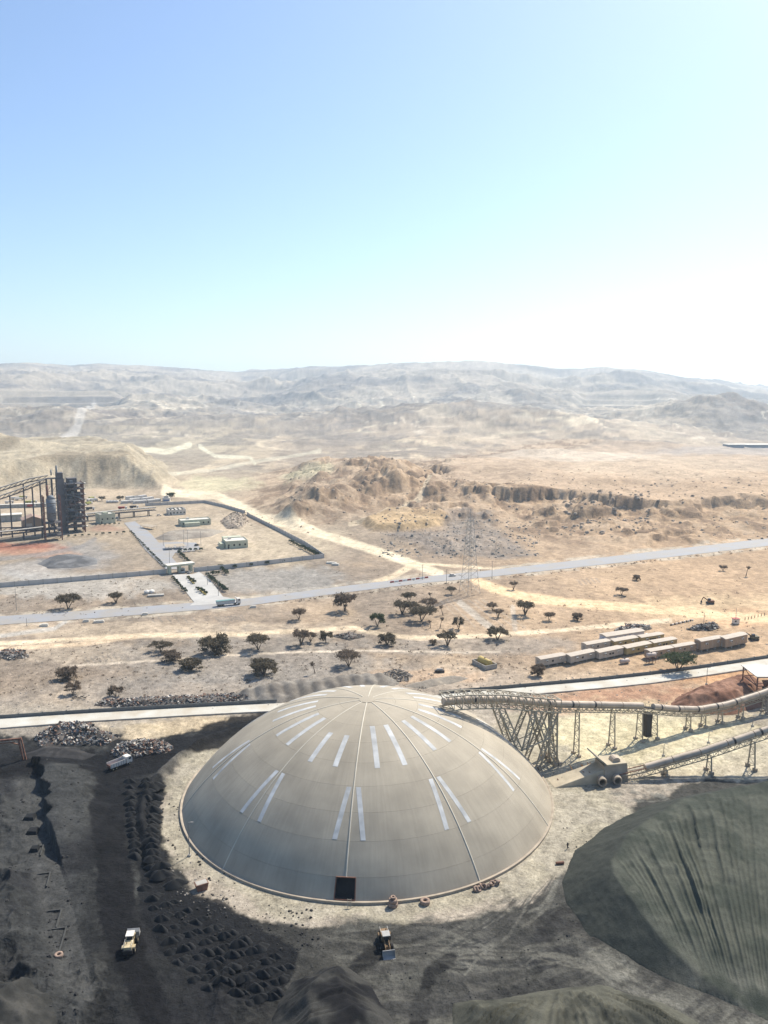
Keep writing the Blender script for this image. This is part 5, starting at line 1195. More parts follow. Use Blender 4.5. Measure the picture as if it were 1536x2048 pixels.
TL = [(136, 1217, 44, 29, 'flat', 0, 'broad flat-topped acacia by the highway at the far left'), (232, 1206, 28, 20, 'vase', 0, 'smaller fan-shaped acacia by the highway left of the gate road'),
 (690, 1222, 40, 36, 'round', 1, 'tall dense brown acacia close below the highway'), (598, 1240, 27, 22, 'flat', 1, 'small pale acacia alone below the highway'),
 (321, 1304, 40, 20, 'flat', 0, 'low wide acacia in the left pair above the thin track'), (343, 1323, 34, 20, 'bush', 1, 'scruffy acacia just below the left pair partner'), (383, 1339, 44, 22, 'bush', 0, 'low ragged acacia with two crowns left of centre'),
 (430, 1306, 56, 31, 'bush', 0, 'widest bushy acacia on the grey plain'), (516, 1300, 42, 30, 'flat', 0, 'umbrella acacia with visible forked trunk on the grey plain'), (602, 1290, 34, 31, 'vase', 1, 'open fan acacia with tall stems near the sandy track'), (621, 1283, 24, 20, 'vase', 1, 'small acacia touching the open fan acacia'),
 (652, 1284, 26, 23, 'round', 0, 'compact round acacia beside the rubble on the track'), (527, 1350, 52, 30, 'bush', 0, 'dense dark acacia nearest the gravel bank'), (630, 1347, 18, 17, 'thin', 1, 'thin young tree above the gravel bank'), (697, 1332, 44, 30, 'flat', 1, 'umbrella acacia directly behind the dome top, left of the rubble heap'),
 (755, 1253, 28, 27, 'round', 2, 'green round tree with a bare trunk on the sandy track'), (774, 1289, 32, 22, 'bush', 0, 'dark round bush below the sandy track'), (804, 1228, 36, 27, 'vase', 0, 'fan acacia at the left of the central grove'), (818, 1204, 28, 20, 'flat', 0, 'flat acacia at the back of the central grove'),
 (824, 1226, 30, 22, 'vase', 0, 'bushy acacia in the middle of the central grove'), (843, 1243, 50, 29, 'flat', 0, 'large dark umbrella acacia in front of the central grove'), (857, 1219, 34, 20, 'flat', 1, 'wide pale acacia at the right of the central grove'), (861, 1200, 12, 14, 'thin', 0, 'tiny upright tree behind the central grove'),
 (903, 1189, 18, 15, 'flat', 0, 'little acacia at the foot of the pylon'), (880, 1258, 15, 24, 'thin', 1, 'spindly leafless tree right of the central grove'), (861, 1257, 12, 18, 'thin', 1, 'spindly sapling in the rubble below the central grove'), (886, 1232, 15, 20, 'thin', 1, 'thin grey tree between grove and pylon ruts'),
 (917, 1259, 22, 28, 'round', 0, 'tall narrow acacia beside the sandy track'), (895, 1292, 37, 28, 'vase', 0, 'vase-shaped acacia just below the sandy track'), (866, 1289, 14, 9, 'bush', 1, 'low brown bush left of the vase-shaped acacia'), (995, 1278, 38, 25, 'round', 0, 'broad acacia right on the sandy track below the ruts'),
 (985, 1222, 20, 15, 'flat', 1, 'small acacia of a close pair right of the ruts'), (996, 1235, 22, 17, 'vase', 1, 'lower acacia of the close pair right of the ruts'), (1050, 1230, 36, 27, 'vase', 0, 'fan acacia under the dirt road bend'), (1076, 1350, 28, 24, 'bush', 1, 'bare reddish bush in front of the nearest cabin'),
 (1098, 1241, 20, 16, 'flat', 1, 'small flat acacia right of the dirt road bend'), (1155, 1240, 20, 15, 'bush', 1, 'little bush halfway along the grey bank'), (1243, 1190, 22, 15, 'flat', 1, 'lone acacia on the tan field above the dirt road'), (1356, 1342, 58, 35, 'flat', 2, 'big green umbrella acacia in front of the tan cabins'),
 (1273, 1161, 14, 10, 'bush', 1, 'small bush on the tan slope below the highway'), (1446, 1141, 14, 11, 'flat', 1, 'small acacia on the tan slope toward the right edge'), (1492, 1152, 15, 16, 'thin', 1, 'small upright tree nearest the right edge of the tan slope'), (1027, 1179, 16, 17, 'vase', 1, 'small fan tree beside the highway right of the pylon'),
 (135, 1358, 36, 23, 'bush', 1, 'bushy acacia, upper of two at the left of the plain'), (146, 1388, 28, 23, 'round', 1, 'round acacia, lower of two at the left of the plain'), (231, 1393, 28, 21, 'round', 1, 'round-headed acacia at the end of the rubbish strip'),
 (204, 1003, 13, 9, 'round', 0, 'dark tree left of the white storage blocks'), (240, 1001, 14, 9, 'round', 0, 'dark tree in front of the white storage blocks'), (341, 999, 16, 13, 'round', 2, 'dark green tree at the right end of the white blocks')]
for i, (px, py, w, h, kind, lm, lab) in enumerate(TL):
    a, b, tw, thh = TREES[kind, lm][i % len(TREES[kind, lm])]; p = gz(px, py)
    m_per = ((p - camo.location).dot(Vector((0, cP, -sP)))) / F
    t = thing('acacia_tree', lab, 'tree', p, random.uniform(0, 6.3), 'acacias on the plain'); s = 1.2 * w * m_per / tw; t.scale = (s, s, max(s * .8, min(s * 1.3, h * m_per / thh * 1.05)))
    for me, nm in ((a, 'trunk'), (b, 'crown')): o = bpy.data.objects.new(nm, me); COL.objects.link(o); o.parent = t
rs = random.Random(77); v = []; f = []
def scrub(px, py, s):
    p = gz_fast(px, py)
    for i in range(9):
        c = p + Vector((rs.gauss(0, .45), rs.gauss(0, .45), rs.uniform(.0, .55))) * s; u = Vector((rs.gauss(0, 1), rs.gauss(0, 1), rs.gauss(0, 1))).normalized(); w = u.cross(Vector((rs.gauss(0, 1), rs.gauss(0, 1), 1))).normalized(); z = .34 * s
        n0 = len(v); v.extend([c + u * z, c - u * z * .6 + w * z * .7, c - u * z * .6 - w * z * .7]); f.append((n0, n0 + 1, n0 + 2))
pts = []
for k in range(420): pts.append((rs.uniform(-30, 1050), rs.uniform(1285, 1395), rs.uniform(.5, 1.1)))
for k in range(260): pts.append((rs.uniform(650, 1560), rs.uniform(1140, 1290), rs.uniform(.5, 1.2)))
for k in range(170): x = rs.uniform(560, 1540); pts.append((x, np.interp(x, [q[0] for q in HIGH_N], [q[1] for q in HIGH_N]) + rs.uniform(2, 7), rs.uniform(.6, 1.3)))
for k in range(220): pts.append((rs.uniform(600, 1540), rs.uniform(955, 1075), rs.uniform(.9, 2.0)))
for k in range(150): pts.append((rs.uniform(-20, 330), rs.uniform(1150, 1240), rs.uniform(.5, 1.1)))
xy = np.array([P(a, b).xy for a, b, _ in pts]); zz = height(xy[:, 0], xy[:, 1]); _h = {}
for (a, b, s), q, z in zip(pts, xy, zz): _h[a, b] = Vector((q[0], q[1], z))
def gz_fast(a, b): return _h[a, b]
for a, b, s in pts: scrub(a, b, s)
me = bpy.data.meshes.new('desert_scrub'); me.from_pydata([tuple(q) for q in v], [], f); me.materials.append(M_leaf[1]); o = bpy.data.objects.new('desert_scrub', me); COL.objects.link(o); stuff(o); tag(o, 'tufts of dry brown scrub scattered over the plain', 'scrub')
# rocks below the cliff and over the plain
def rocks(name, label, n, regions, seed, m):
    rs = random.Random(seed); v = []; f = []; pts = []
    for (x0, x1, y0, y1, s0, s1, k) in regions:
        for i in range(int(n * k)): pts.append((rs.uniform(x0, x1), rs.uniform(y0, y1), s0 + (s1 - s0) * rs.random() ** 2.6))
    xy = np.array([P(a, b).xy for a, b, _ in pts]); zz = height(xy[:, 0], xy[:, 1])
    for (a, b, s), q, z in zip(pts, xy, zz):
        n0 = len(v); h = s * rs.uniform(.3, .7)
        base = [(math.cos(t + rs.uniform(-.3, .3)) * s * rs.uniform(.7, 1.2), math.sin(t) * s * rs.uniform(.7, 1.2)) for t in (0, 1.26, 2.5, 3.8, 5)]
        for bx, by in base: v.append((q[0] + bx, q[1] + by, z - .2 * s))
        for bx, by in base: v.append((q[0] + bx * .55, q[1] + by * .55, z + h * rs.uniform(.7, 1.1)))
        f += [(n0 + i, n0 + (i + 1) % 5, n0 + 5 + (i + 1) % 5, n0 + 5 + i) for i in range(5)] + [tuple(n0 + 5 + i for i in range(5))]
    me = bpy.data.meshes.new(name); me.from_pydata(v, [], f); me.materials.append(m); o = bpy.data.objects.new(name, me); COL.objects.link(o); stuff(o); tag(o, label, 'rocks')
rocks('talus_rocks', 'tan boulders fallen below the cliff and over the rocky hill', 1, ((850, 1540, 990, 1080, .4, 2.4, 600), (1130, 1300, 1015, 1070, .8, 3.6, 160), (560, 860, 950, 1045, .5, 2.6, 380), (430, 560, 1020, 1060, .4, 1.2, 60)), 3, mat('tan_rock', (.40, .315, .23), .95, .25, .3))
rocks('plain_stones', 'small grey stones strewn across the plain and yard edges', 1, ((-30, 1560, 1240, 1420, .15, .6, 1600), (760, 1080, 1040, 1115, .5, 1.8, 700), (-30, 600, 1150, 1240, .2, .7, 250), (340, 450, 1560, 1830, .1, .5, 100)), 4, mat('grey_stone', (.30, .27, .225), .95, .25, .8))
rocks('coal_lumps', 'small dark lumps strewn over the coal yard and berms', 1, ((-30, 170, 1540, 2046, .1, .6, 420), (560, 1130, 1850, 2046, .06, .3, 260), (318, 470, 1600, 1850, .12, .6, 260), (420, 640, 1810, 1900, .1, .5, 220), (1110, 1180, 1640, 1900, .08, .35, 90)), 6, mat('dark_lump', (.032, .031, .030), .95, .3, .8))
# ------------------------------------------------------------------ the walled compound
M_wall = mat('grey_block_wall', (.52, .49, .45), .9, .12, .2); M_lowwall = mat('dark_low_wall', (.16, .165, .16), .9, .15, .3)
M_grn = mat('pale_green_plaster', (.47, .48, .36), .85, .1, .3)
M_wroof = mat('white_roof', (.62, .58, .50), .8, .08, .3)
M_mesh = {}
def wall_run(label, pts, h=3.0):
    root = thing('compound_wall', label, 'wall', gz(*pts[0]))
    for (a, b) in zip(pts[:-1], pts[1:]):
        p, q = P(*a), P(*b); L = (q - p).length; n = max(1, round(L / 8)); d = (q - p).normalized(); rz = math.atan2(d.y, d.x)
        for k in range(n):
            c = p + d * (L * (k + .5) / n); key = ('w', round(L / n, 1), h)
            if key not in M_mesh: me = MB().box((0, 0, h / 2 - .2), (L / n - .42, .22, h + .4)).mesh('wall_panel'); me.materials.append(M_wall if h > 2 else M_lowwall); M_mesh[key] = me
            o = bpy.data.objects.new('wall_panel', M_mesh[key]); COL.objects.link(o); o.parent = root; o.location = c - root.location; o.location.z = -root.location.z; o.rotation_euler = (0, 0, rz)
            if ('p', h) not in M_mesh: me = MB().box((0, 0, h / 2), (.42, .42, h + .5)).mesh('wall_post'); me.materials.append(M_conc if h > 2 else M_lowwall); M_mesh['p', h] = me
            o = bpy.data.objects.new('wall_post', M_mesh['p', h]); COL.objects.link(o); o.parent = root; o.location = p + d * (L * k / n) - root.location; o.location.z = -root.location.z; o.rotation_euler = (0, 0, rz)
wall_run('long grey compound wall left of the gate', [(333, 1147), (170, 1161), (0, 1175), (-160, 1190)])
wall_run('grey compound wall from the gate to the right-hand corner', [(388, 1144), (470, 1136), (560, 1126), (648, 1116)])
wall_run('grey compound wall running back along the dirt road', [(648, 1116), (610, 1090), (560, 1064), (500, 1034), (494, 1029)])
wall_run('grey compound wall at the far end behind the flat-roofed houses', [(490, 1027), (450, 1015), (410, 1006), (350, 1009), (290, 1012)])
wall_run('dark low wall along the far side of the concrete road, left part', [(-60, 1441), (180, 1425), (400, 1413), (555, 1405)], 1.3)
wall_run('dark low wall along the far side of the concrete road, right part', [(880, 1388), (1040, 1374), (1200, 1360), (1300, 1349), (1400, 1336), (1560, 1312)], 1.3)
def kerb(label, pts):
    mb = MB(); q = [P(*a) for a in pts]
    for a, b in zip(q[:-1], q[1:]): mb.beam(a + Vector((0, 0, .2)), b + Vector((0, 0, .2)), .4, .5)
    struct(mb.build('kerb', M_conc))
kerb('', [(0, 1458), (180, 1444), (400, 1431), (540, 1424)]); kerb('', [(900, 1405), (1040, 1392), (1200, 1378), (1300, 1368), (1400, 1354), (1536, 1333)])
# gate road, inner road and lots
def road_poly(name, pts, m, dz):
    mb = MB(); v = [P(*a, ) + Vector((0, 0, dz)) for a in pts]; mb.add(v, [tuple(range(len(v)))]); return struct(mb.build(name, m))
M_lane = mat('pale_concrete_paving', (.45, .435, .40), .85, .1, .1, bump=.03)
road_poly('gate_road', [(345, 1150), (386, 1149), (398, 1144), (420, 1160), (446, 1194), (470, 1199), (472, 1206), (380, 1212), (388, 1205)], M_lane, .26)
road_poly('inner_road', [(332, 1139), (290, 1100), (262, 1062), (248, 1046), (270, 1043), (300, 1066), (318, 1086), (352, 1084), (392, 1086), (402, 1098), (380, 1104), (350, 1106), (344, 1116), (366, 1139)], asphalt, .24)
for lab, pts in (('paved median with yellow kerb, near the gate', [(374, 1154), (377, 1152), (390, 1168), (386, 1169)]), ('paved median with yellow kerb, nearer the highway', [(393, 1176), (397, 1175), (413, 1190), (409, 1191)])):
    mb = MB(); v = [P(*a) for a in pts]; mb.add([a + Vector((0, 0, .1)) for a in v] + [a + Vector((0, 0, .6)) for a in v], [(4, 5, 6, 7)] + [(k, (k + 1) % 4, (k + 1) % 4 + 4, k + 4) for k in range(4)]); tag(mb.build('median', mat('yellow_kerb', (.46, .36, .12), .8, .1, 1)), lab, 'kerb')
gt_ = thing('entrance_gate', 'pale green gatehouse arch across the compound road', 'gate', P(337, 1149), math.atan2((P(388, 1143) - P(337, 1149)).y, (P(388, 1143) - P(337, 1149)).x)); L = (P(388, 1143) - P(337, 1149)).length
for x in (.6, L * .42, L - 2.2): MB().box((x + .7, 2.4, 2.4), (1.5, 4.6, 4.9)).build('pier', M_grn, gt_)
MB().box((L / 2, 2.4, 5.3), (L + .8, 6.2, 1.2)).build('canopy', M_grn, gt_); MB().box((L / 2, 2.4, 5.95), (L + 1.2, 6.6, .12)).build('roof', M_wroof, gt_)
MB().box((L * .56, 1.4, 1.4), (3.2, 2.6, 2.8)).build('guard_booth', M_wroof, gt_); MB().box((L * .56, .08, 1.8), (2.0, .06, 1.0)).build('window', M_glass, gt_); MB().beam((L * .2, -.5, 1.0), (L * .42, -.5, 1.0), .14).build('barrier_arm', M_red, gt_)

def house(px0, py0, px1, py1, D, HT, label, m, nwin=5, blocks=(), dome_units=0, para=True):
    p, q = P(px0, py0), P(px1, py1); d = q - p; L = d.length
    t = thing('office_building', label, 'building', p, math.atan2(d.y, d.x))
    MB().box((L / 2, D / 2, HT / 2), (L, D, HT)).build('wall', m, t); rf = MB().box((L / 2, D / 2, HT + .04), (L - .5, D - .5, .1)).build('roof', M_wroof, t)
    if para:
        for (c, s) in (((L / 2, .12, HT + .35), (L, .24, .7)), ((L / 2, D - .12, HT + .35), (L, .24, .7)), ((.12, D / 2, HT + .34), (.24, D - .5, .7)), ((L - .12, D / 2, HT + .34), (.24, D - .5, .7))): MB().box(c, s).build('parapet', m, rf)
    for k in range(nwin):
        w = MB().box((L * (k + .5) / nwin, -.04, HT * .5), (1.3, .1, 1.4)).build('window', M_glass, t); MB().box((L * (k + .5) / nwin, -.1, HT * .5 - .8), (1.6, .2, .12)).build('sill', m, w)
    for k in range(max(1, nwin // 2)): MB().box((-.04, D * (k + .5) / max(1, nwin // 2), HT * .5), (.1, 1.2, 1.4)).build('window', M_glass, t)
    MB().box((L * .12, -.05, 1.1), (1.1, .12, 2.2)).build('door', M_dark, t)
    for (x, y, w, dd, hh) in blocks: MB().box((x * L, y * D, hh / 2), (w * L, dd * D, hh)).build('wing', m, t)
    for k in range(dome_units): MB().box((L * (.15 + .7 * (k % 4) / 3), D * (.3 + .4 * (k // 4)), HT + .55), (1.5, 1.3, .9)).build('roof_unit', M_dark, t)
    MB().box((L * .3, D * .75, HT + .9), (2.2, 1.8, 1.7)).build('roof_tank', M_wroof, t); return t
house(452, 1098, 496, 1095, 16, 5.2, 'flat-roofed pale green house alone in the middle of the compound', M_grn, 4, ((.5, 1.3, .85, .55, 5.5), (-.12, .5, .18, .6, 3.6)))
house(362, 1053, 422, 1049, 13, 4.6, 'long low green house with white roof inside the compound', M_grn, 6, ((.35, -.2, .5, .4, 3.4),))
house(338, 1031, 372, 1029, 16, 4.6, 'pale block-shaped building with rooftop vents at the compound back', M_wroof, 5, (), 8)
house(200, 1048, 231, 1045, 12, 8.0, 'two-storey pale green office building beside the preheater tower', M_grn, 3, ((.5, .5, .3, .3, 9.6),))
def carport(px0, py0, px1, py1, D, label):
    p, q = P(px0, py0), P(px1, py1); d = q - p; L = d.length; t = thing('carport', label, 'carport', p, math.atan2(d.y, d.x))
    mb = MB(); mb.prismx([(0, 2.3), (D, 2.9), (D, 3.05), (0, 2.45)], 0, L); mb.build('roof', mat('tan_shade_sheet', (.42, .35, .26), .8, .1, .5), t)
    for k in range(4):
        for y in (.3, D - .3): MB().box((L * (k + .02) / 3.06 + .1, y, 1.25 + .1 * (y > 1)), (.16, .16, 2.5 + .2 * (y > 1))).build('post', M_pole, t)
carport(331, 1101, 349, 1100, 9, 'left of two shaded carports on the inner road'); carport(354, 1100, 373, 1098, 9, 'right of two shaded carports on the inner road'); carport(280, 1056, 303, 1060, 6, 'long shaded carport beside the upper inner road')
car(394, 1092, rad(60), 'small dark car parked at the turning circle', M_dark); car(318, 1032, rad(20), 'white car beside the vented building', M_white)
car(236, 1037, rad(30), 'white car right of the two-storey office', M_white); car(238, 1042, rad(30), 'grey car just below the white one by the office', M_greyp); car(379, 1147, rad(80), 'pale car waiting outside the gate', M_greyp)

# planted shrubs: one mesh, many plants
_, crown_b, cw_, ch_ = tree_mesh(61, 'round'); crown_b.materials.append(mat('garden_green_leaf', (.06, .085, .035), .8, .3, 1.5, bump=0))
trunk_b = MB().cyl((0, 0, -.1), (0, 0, 2.2), .15, .1, 6).mesh('trunk'); trunk_b.materials.append(M_bark)
def shrub_row(a, b, n, h, label, group):
    for k in range(n):
        t_ = k / max(1, n - 1); px, py = a[0] + (b[0] - a[0]) * t_ + random.uniform(-.6, .6), a[1] + (b[1] - a[1]) * t_ + random.uniform(-.4, .4)
        t = thing('shrub', label, 'shrub', gz(px, py), random.uniform(0, 6), group); s = h / 4.4 * random.uniform(.8, 1.15); t.scale = (s * .8, s * .8, s)
        for me, nm in ((trunk_b, 'trunk'), (crown_b, 'crown')): o = bpy.data.objects.new(nm, me); COL.objects.link(o); o.parent = t
shrub_row((262, 1066), (330, 1136), 26, 1.9, 'low clipped shrub in the hedge along the left of the inner road', 'hedge along the inner road')
shrub_row((357, 1106), (380, 1128), 11, 2.4, 'rounded shrub in the short hedge inside the gate', 'hedge inside the gate')
shrub_row((581, 1086), (634, 1112), 15, 3.0, 'shrub in the dense row inside the right-hand wall', 'shrubs inside the right-hand wall')
shrub_row((418, 1156), (452, 1184), 13, 2.6, 'shrub in the row right of the gate road', 'shrubs right of the gate road')
shrub_row((346, 1158), (372, 1186), 10, 2.2, 'shrub in the row left of the gate road', 'shrubs left of the gate road')
shrub_row((441, 1138), (454, 1150), 5, 3.2, 'taller shrub at the wall right of the gate', 'taller shrubs by the gate')
shrub_row((415, 1152), (435, 1150), 3, 2.8, 'single round shrub between the gate road and the wall', 'round shrubs by the gate road')
shrub_row((360, 1104), (402, 1102), 5, 2.6, 'spaced round shrub along the turning circle', 'shrubs along the turning circle')
shrub_row((137, 1075), (248, 1067), 9, 2.4, 'small round shrub in the line below the preheater tower', 'shrubs below the preheater tower')
shrub_row((470, 1137), (630, 1117), 6, 2.6, 'shrub against the outside of the right-hand compound wall', 'shrubs along the outer wall')
shrub_row((192, 1052), (238, 1049), 6, 1.8, 'small shrub in front of the two-storey office', 'shrubs by the office')
shrub_row((377, 1158), (388, 1168), 4, 2.6, 'small palm-like shrub on the upper road median', 'shrubs on the upper median'); shrub_row((394, 1180), (411, 1190), 4, 2.6, 'small palm-like shrub on the lower road median', 'shrubs on the lower median')

# white storage blocks and tanks beyond the wall
for i, (x0, y0, x1, y1, nb, lab) in enumerate(((244, 1008, 267, 1006, 1, 'single low white storage block at the left of the group'), (268, 1008, 294, 1006, 3, 'tall tier of white storage blocks in the middle'), (297, 1006, 322, 1003, 3, 'tall tier of white storage blocks at the right'))):
    p, q = P(x0, y0), P(x1, y1); d = q - p; L = d.length; t = thing('storage_block', lab, 'block', p, math.atan2(d.y, d.x), 'white storage blocks')
    for k in range(nb): MB().box((L / 2, 2 + 13 * k, 1.6 + .5 * k), (L, 4, 3.2 + 1.0 * k)).build('block_row', M_white, t); MB().box((L / 2, -.05 + 13 * k, 1.4), (L * .96, .1, 1.2)).build('dark_band', M_greyp, t)
t = thing('white_cabin', 'small white cabin with blue base left of the dark green tree', 'cabin', P(325, 1003), .1); MB().box((4, 2, 2), (8, 4, 4)).build('wall', M_white, t); MB().box((4, 2, 4.6), (5, 3, 3)).build('upper_room', M_wroof, t); MB().box((4, -.05, 1.4), (6, .1, 1.2)).build('window', M_blue, t)
for k in range(4): tank(216 + k * 6, 1006, .1, ('leftmost', 'second', 'third', 'rightmost')[k] + ' small white tank in the row left of the storage blocks', M_white, 0, 3.6, 1.3)
for k, (x, y, r) in enumerate(((294, 1188, 1.6), (303, 1187, 1.7))):
    t = thing('fuel_tank', ('left' if k == 0 else 'right') + ' of two pale round tanks on the field outside the wall', 'tank', gz(x, y)); MB().cyl((0, 0, 0), (0, 0, 1.6), r, r, 16).build('shell', M_white, t, True); MB().cyl((0, 0, 1.6), (0, 0, 2.3), r, .2, 16).build('cone_top', M_white, t)
sb_ = MB().box((0, 0, .4), (9, 3.2, .9)).build('concrete_slab', M_conc); sb_.location = gz(312, 1193); sb_.rotation_euler = (0, 0, .25); tag(sb_, 'low concrete slab beside the two round tanks', 'slab')
for (x, y, w, lab) in ((663, 1128, 7, 'pale container lying beyond the right-hand wall corner'), (671, 1131, 5, 'smaller pale container end-on near the wall corner'), (506, 1216, 3.5, 'pale concrete block on the highway verge right of the lorry'), (88, 1254, 4, 'pile of pale slabs on the verge at the left'), (172, 1244, 3, 'small white slab on the verge'), (198, 1245, 5, 'long pale slab on the verge'), (290, 1230, 3, 'pale slab beside the gate road mouth')):
    mb = MB(); mb.box((0, 0, .6), (w, w * .32, 1.1)); mb.box((w * .1, .1, 1.25), (w * .7, w * .25, .2)); o = mb.build('pale_slab', M_wroof); o.location = gz(x, y) - Vector((0, 0, .05)); o.rotation_euler = (0, 0, -.3 if x > 600 else .2); tag(o, lab, 'slab')

# ------------------------------------------------------------------ preheater tower and the plant at the left edge
M_dsteel = mat('dark_plant_steel', (.10, .09, .092), .7, .2, .4); M_pcon = mat('stained_plant_concrete', (.125, .115, .115), .9, .2, .2); M_pgrey = mat('blue_grey_vessel', (.17, .19, .21), .6, .12, .3)
M_prust = mat('rust_red_plant_steel', (.20, .10, .075), .8, .2, .4, bump=0)
T0 = P(120, 1068); TR = math.atan2((P(172, 1064) - T0).y, (P(172, 1064) - T0).x)
pt = thing('preheater_tower', 'dark multi-storey preheater tower with stacks at the left of the plant', 'tower', T0, TR)
HT = 46.0
MB().box((3.0, 8, HT / 2), (5.5, 12, HT)).build('lift_shaft', M_pcon, pt)
for a in (6.6, 13.5, 20.4):
    for b in (1, 8.5, 16): MB().box((a, b, HT * .46), (1.0, 1.0, HT * .92)).build('column', M_prust if a > 18 else M_dsteel, pt)
for k in range(9):
    z = 4.5 + k * 4.6; s = MB().box((13.4, 8.5, z), (16.4, 17.6, .45)).build('floor', M_pcon, pt)
    rl = MB()
    for y in (-.4, 17.4): rl.beam((5.4, y, z + 1.2), (21.6, y, z + 1.2), .12)
    rl.beam((21.6, -.4, z + 1.2), (21.6, 17.4, z + 1.2), .12)
    for j in range(8): rl.beam((5.6 + j * 2.2, -.4, z + .2), (5.6 + j * 2.2, -.4, z + 1.2), .1)
    rl.build('railing', M_conc, s)
    MB().box((22.2, 4 + (k % 2) * 6, z + .2), (1.3, 5, .35)).build('balcony', M_wroof, s)
    MB().box((10.5 + (k * 37 % 5), 4, z + 1.4), (2.4, 2.4, 2.4)).build('equipment', M_pgrey if k % 3 else M_conc, s)
for (x, y, z, r, h) in ((10, 4, 25, 2.1, 9), (16.5, 4.5, 30, 2.1, 8), (10.5, 12, 33, 2.0, 8), (17, 12, 18, 2.2, 9)):
    c_ = MB().cyl((x, y, z), (x, y, z + h * .5), r, r, 16).build('cyclone', M_pcon, pt, True); MB().cyl((x, y, z - h * .5), (x, y, z), .4, r, 16).build('cone', M_prust, c_, True)
MB().box((12.5, 10.5, HT * .5 + 6), (7.5, 9, HT * .72)).build('process_core', M_pcon, pt); MB().box((13.5, 9.5, HT * .5 - 12.2), (9.5, 10, 4)).build('kiln_inlet', M_dsteel, pt)
for k in range(5): MB().beam((7 + 3 * (k % 2) * 4, 1.5, 8 + k * 7), (19 - 3 * (k % 2) * 4, 1.5, 15 + k * 6), 1.0).build('duct', M_pgrey if k % 2 else M_prust, pt)
MB().box((14, 1.2, 6.5), (11, 1.0, .7)).build('entrance_beam', M_prust, pt)
MB().box((2.6, 6, HT + 2.5), (5, 8, 5)).build('top_house', M_dsteel, pt)
for (x, r, h) in ((-3.6, .55, 4.5), (0.6, .8, 8.0)): MB().cyl((x, 5, HT + 3), (x, 5, HT + 3 + h), r, r * .9, 12).build('stack', M_pgrey, pt, True)
MB().box((-3.5, 6, HT + .4), (9, 8, .5)).build('head_platform', M_dsteel, pt)
for x in (-7.5, -3.5):
    for y in (2.5, 9.5): MB().box((x, y, HT / 2), (.7, .7, HT)).build('platform_column', M_dsteel, pt)
mb = MB()
for z in range(6, 46, 6):
    for x0, x1 in ((-7.5, -3.5), (-3.5, .3)):
        mb.beam((x0, 2.5, z), (x1, 2.5, z), .35); mb.beam((x0, 2.5, z - 6), (x1, 2.5, z), .25)
mb.build('bracing', M_dsteel, pt)
sl_ = thing('storage_silo', 'blue grey steel silo in a brown frame beside the preheater tower', 'silo', P(98, 1082), TR)
MB().cyl((3.5, 4, 17), (3.5, 4, 33), 3.6, 3.6, 22).build('drum', M_pgrey, sl_, True); MB().cyl((3.5, 4, 33), (3.5, 4, 36), 3.6, 1.4, 22).build('roof_cone', M_pgrey, sl_, True); MB().cyl((3.5, 4, 11), (3.5, 4, 17), .8, 3.6, 22).build('hopper_cone', M_dsteel, sl_, True)
MB().cyl((1.2, 4, 36), (1.2, 4, 44), 1.0, 1.0, 14).build('vent', M_prust, sl_, True)
for x in (-2.2, 10.0):
    for y in (-.8, 9): MB().box((x, y, 18), (.8, .8, 36)).build('column', M_prust, sl_)
for z in (4, 9, 14, 22, 30):
    mb = MB()
    for y in (-.8, 9): mb.beam((-2.2, y, z), (10, y, z), .5)
    for x in (-2.2, 10): mb.beam((x, -.8, z), (x, 9, z), .5)
    mb.beam((-2.2, -.8, z - 4), (10, -.8, z), .28); mb.build('ring_beam', M_dsteel, sl_)
for z in (4, 9, 14): MB().box((3.9, 4.1, z + .35), (12.6, 10, .3)).build('deck', M_dsteel, sl_)
for k in range(7): MB().box((-1 + k * 1.7, 1 + (k * 29 % 7), 5 + (k % 3) * 4.9), (1.6, 1.6, 1.6)).build('machinery', (M_conc, M_dsteel, M_wroof)[k % 3], sl_)
def incline(name, label, pts, w, supports, m, roof=True):
    root = thing(name, label, 'conveyor', Vector(pts[0][:2] + (0,))); q = [Vector(p) for p in pts]; d = (q[-1] - q[0]); a = Vector((-d.y, d.x, 0)).normalized()
    for s in (-1, 1):
        mb = MB(); up = MB()
        for i, j in zip(q[:-1], q[1:]):
            mb.beam(i + a * s * w / 2, j + a * s * w / 2, .5); up.beam(i + a * s * w / 2 + Vector((0, 0, 2.6)), j + a * s * w / 2 + Vector((0, 0, 2.6)), .4)
            n = max(2, int((j - i).length / 4))
            for k in range(n): up.beam(i.lerp(j, k / n) + a * s * w / 2, i.lerp(j, (k + 1) / n) + a * s * w / 2 + Vector((0, 0, 2.6)), .2)
        mb.build('bottom_chord', m, root); up.build('side_truss', m, root)
    if roof:
        mb = MB()
        for i, j in zip(q[:-1], q[1:]): mb.beam(i + Vector((0, 0, 2.9)), j + Vector((0, 0, 2.9)), w + .4, .25)
        mb.build('roof', M_conc, root)
    mb = MB()
    for i, j in zip(q[:-1], q[1:]): mb.beam(i, j, w, .25)
    mb.build('belt_deck', m, root)
    for t_ in supports:
        p = path_pt([(k / (len(q) - 1), v_) for k, v_ in enumerate(q)], t_)
        for s in (-1, 1): MB().beam((p + a * s * w * .5).to_tuple()[:2] + (0,), p + a * s * w * .4, .7).build('trestle_leg', m, root)
    for o in root.children: o.matrix_local = Matrix.Translation(-root.location)
def tw(x, y, z): v = Matrix.Rotation(TR, 4, 'Z') @ Vector((x, y, 0)); return (T0.x + v.x, T0.y + v.y, z)
incline('raw_meal_conveyor', 'upper inclined conveyor rising to the preheater head', [tw(-90, 9, 24), tw(-45, 9, 37), tw(-20, 9, 44), tw(-6, 9, 46)], 3.0, (.15, .35, .6, .85), M_dsteel)
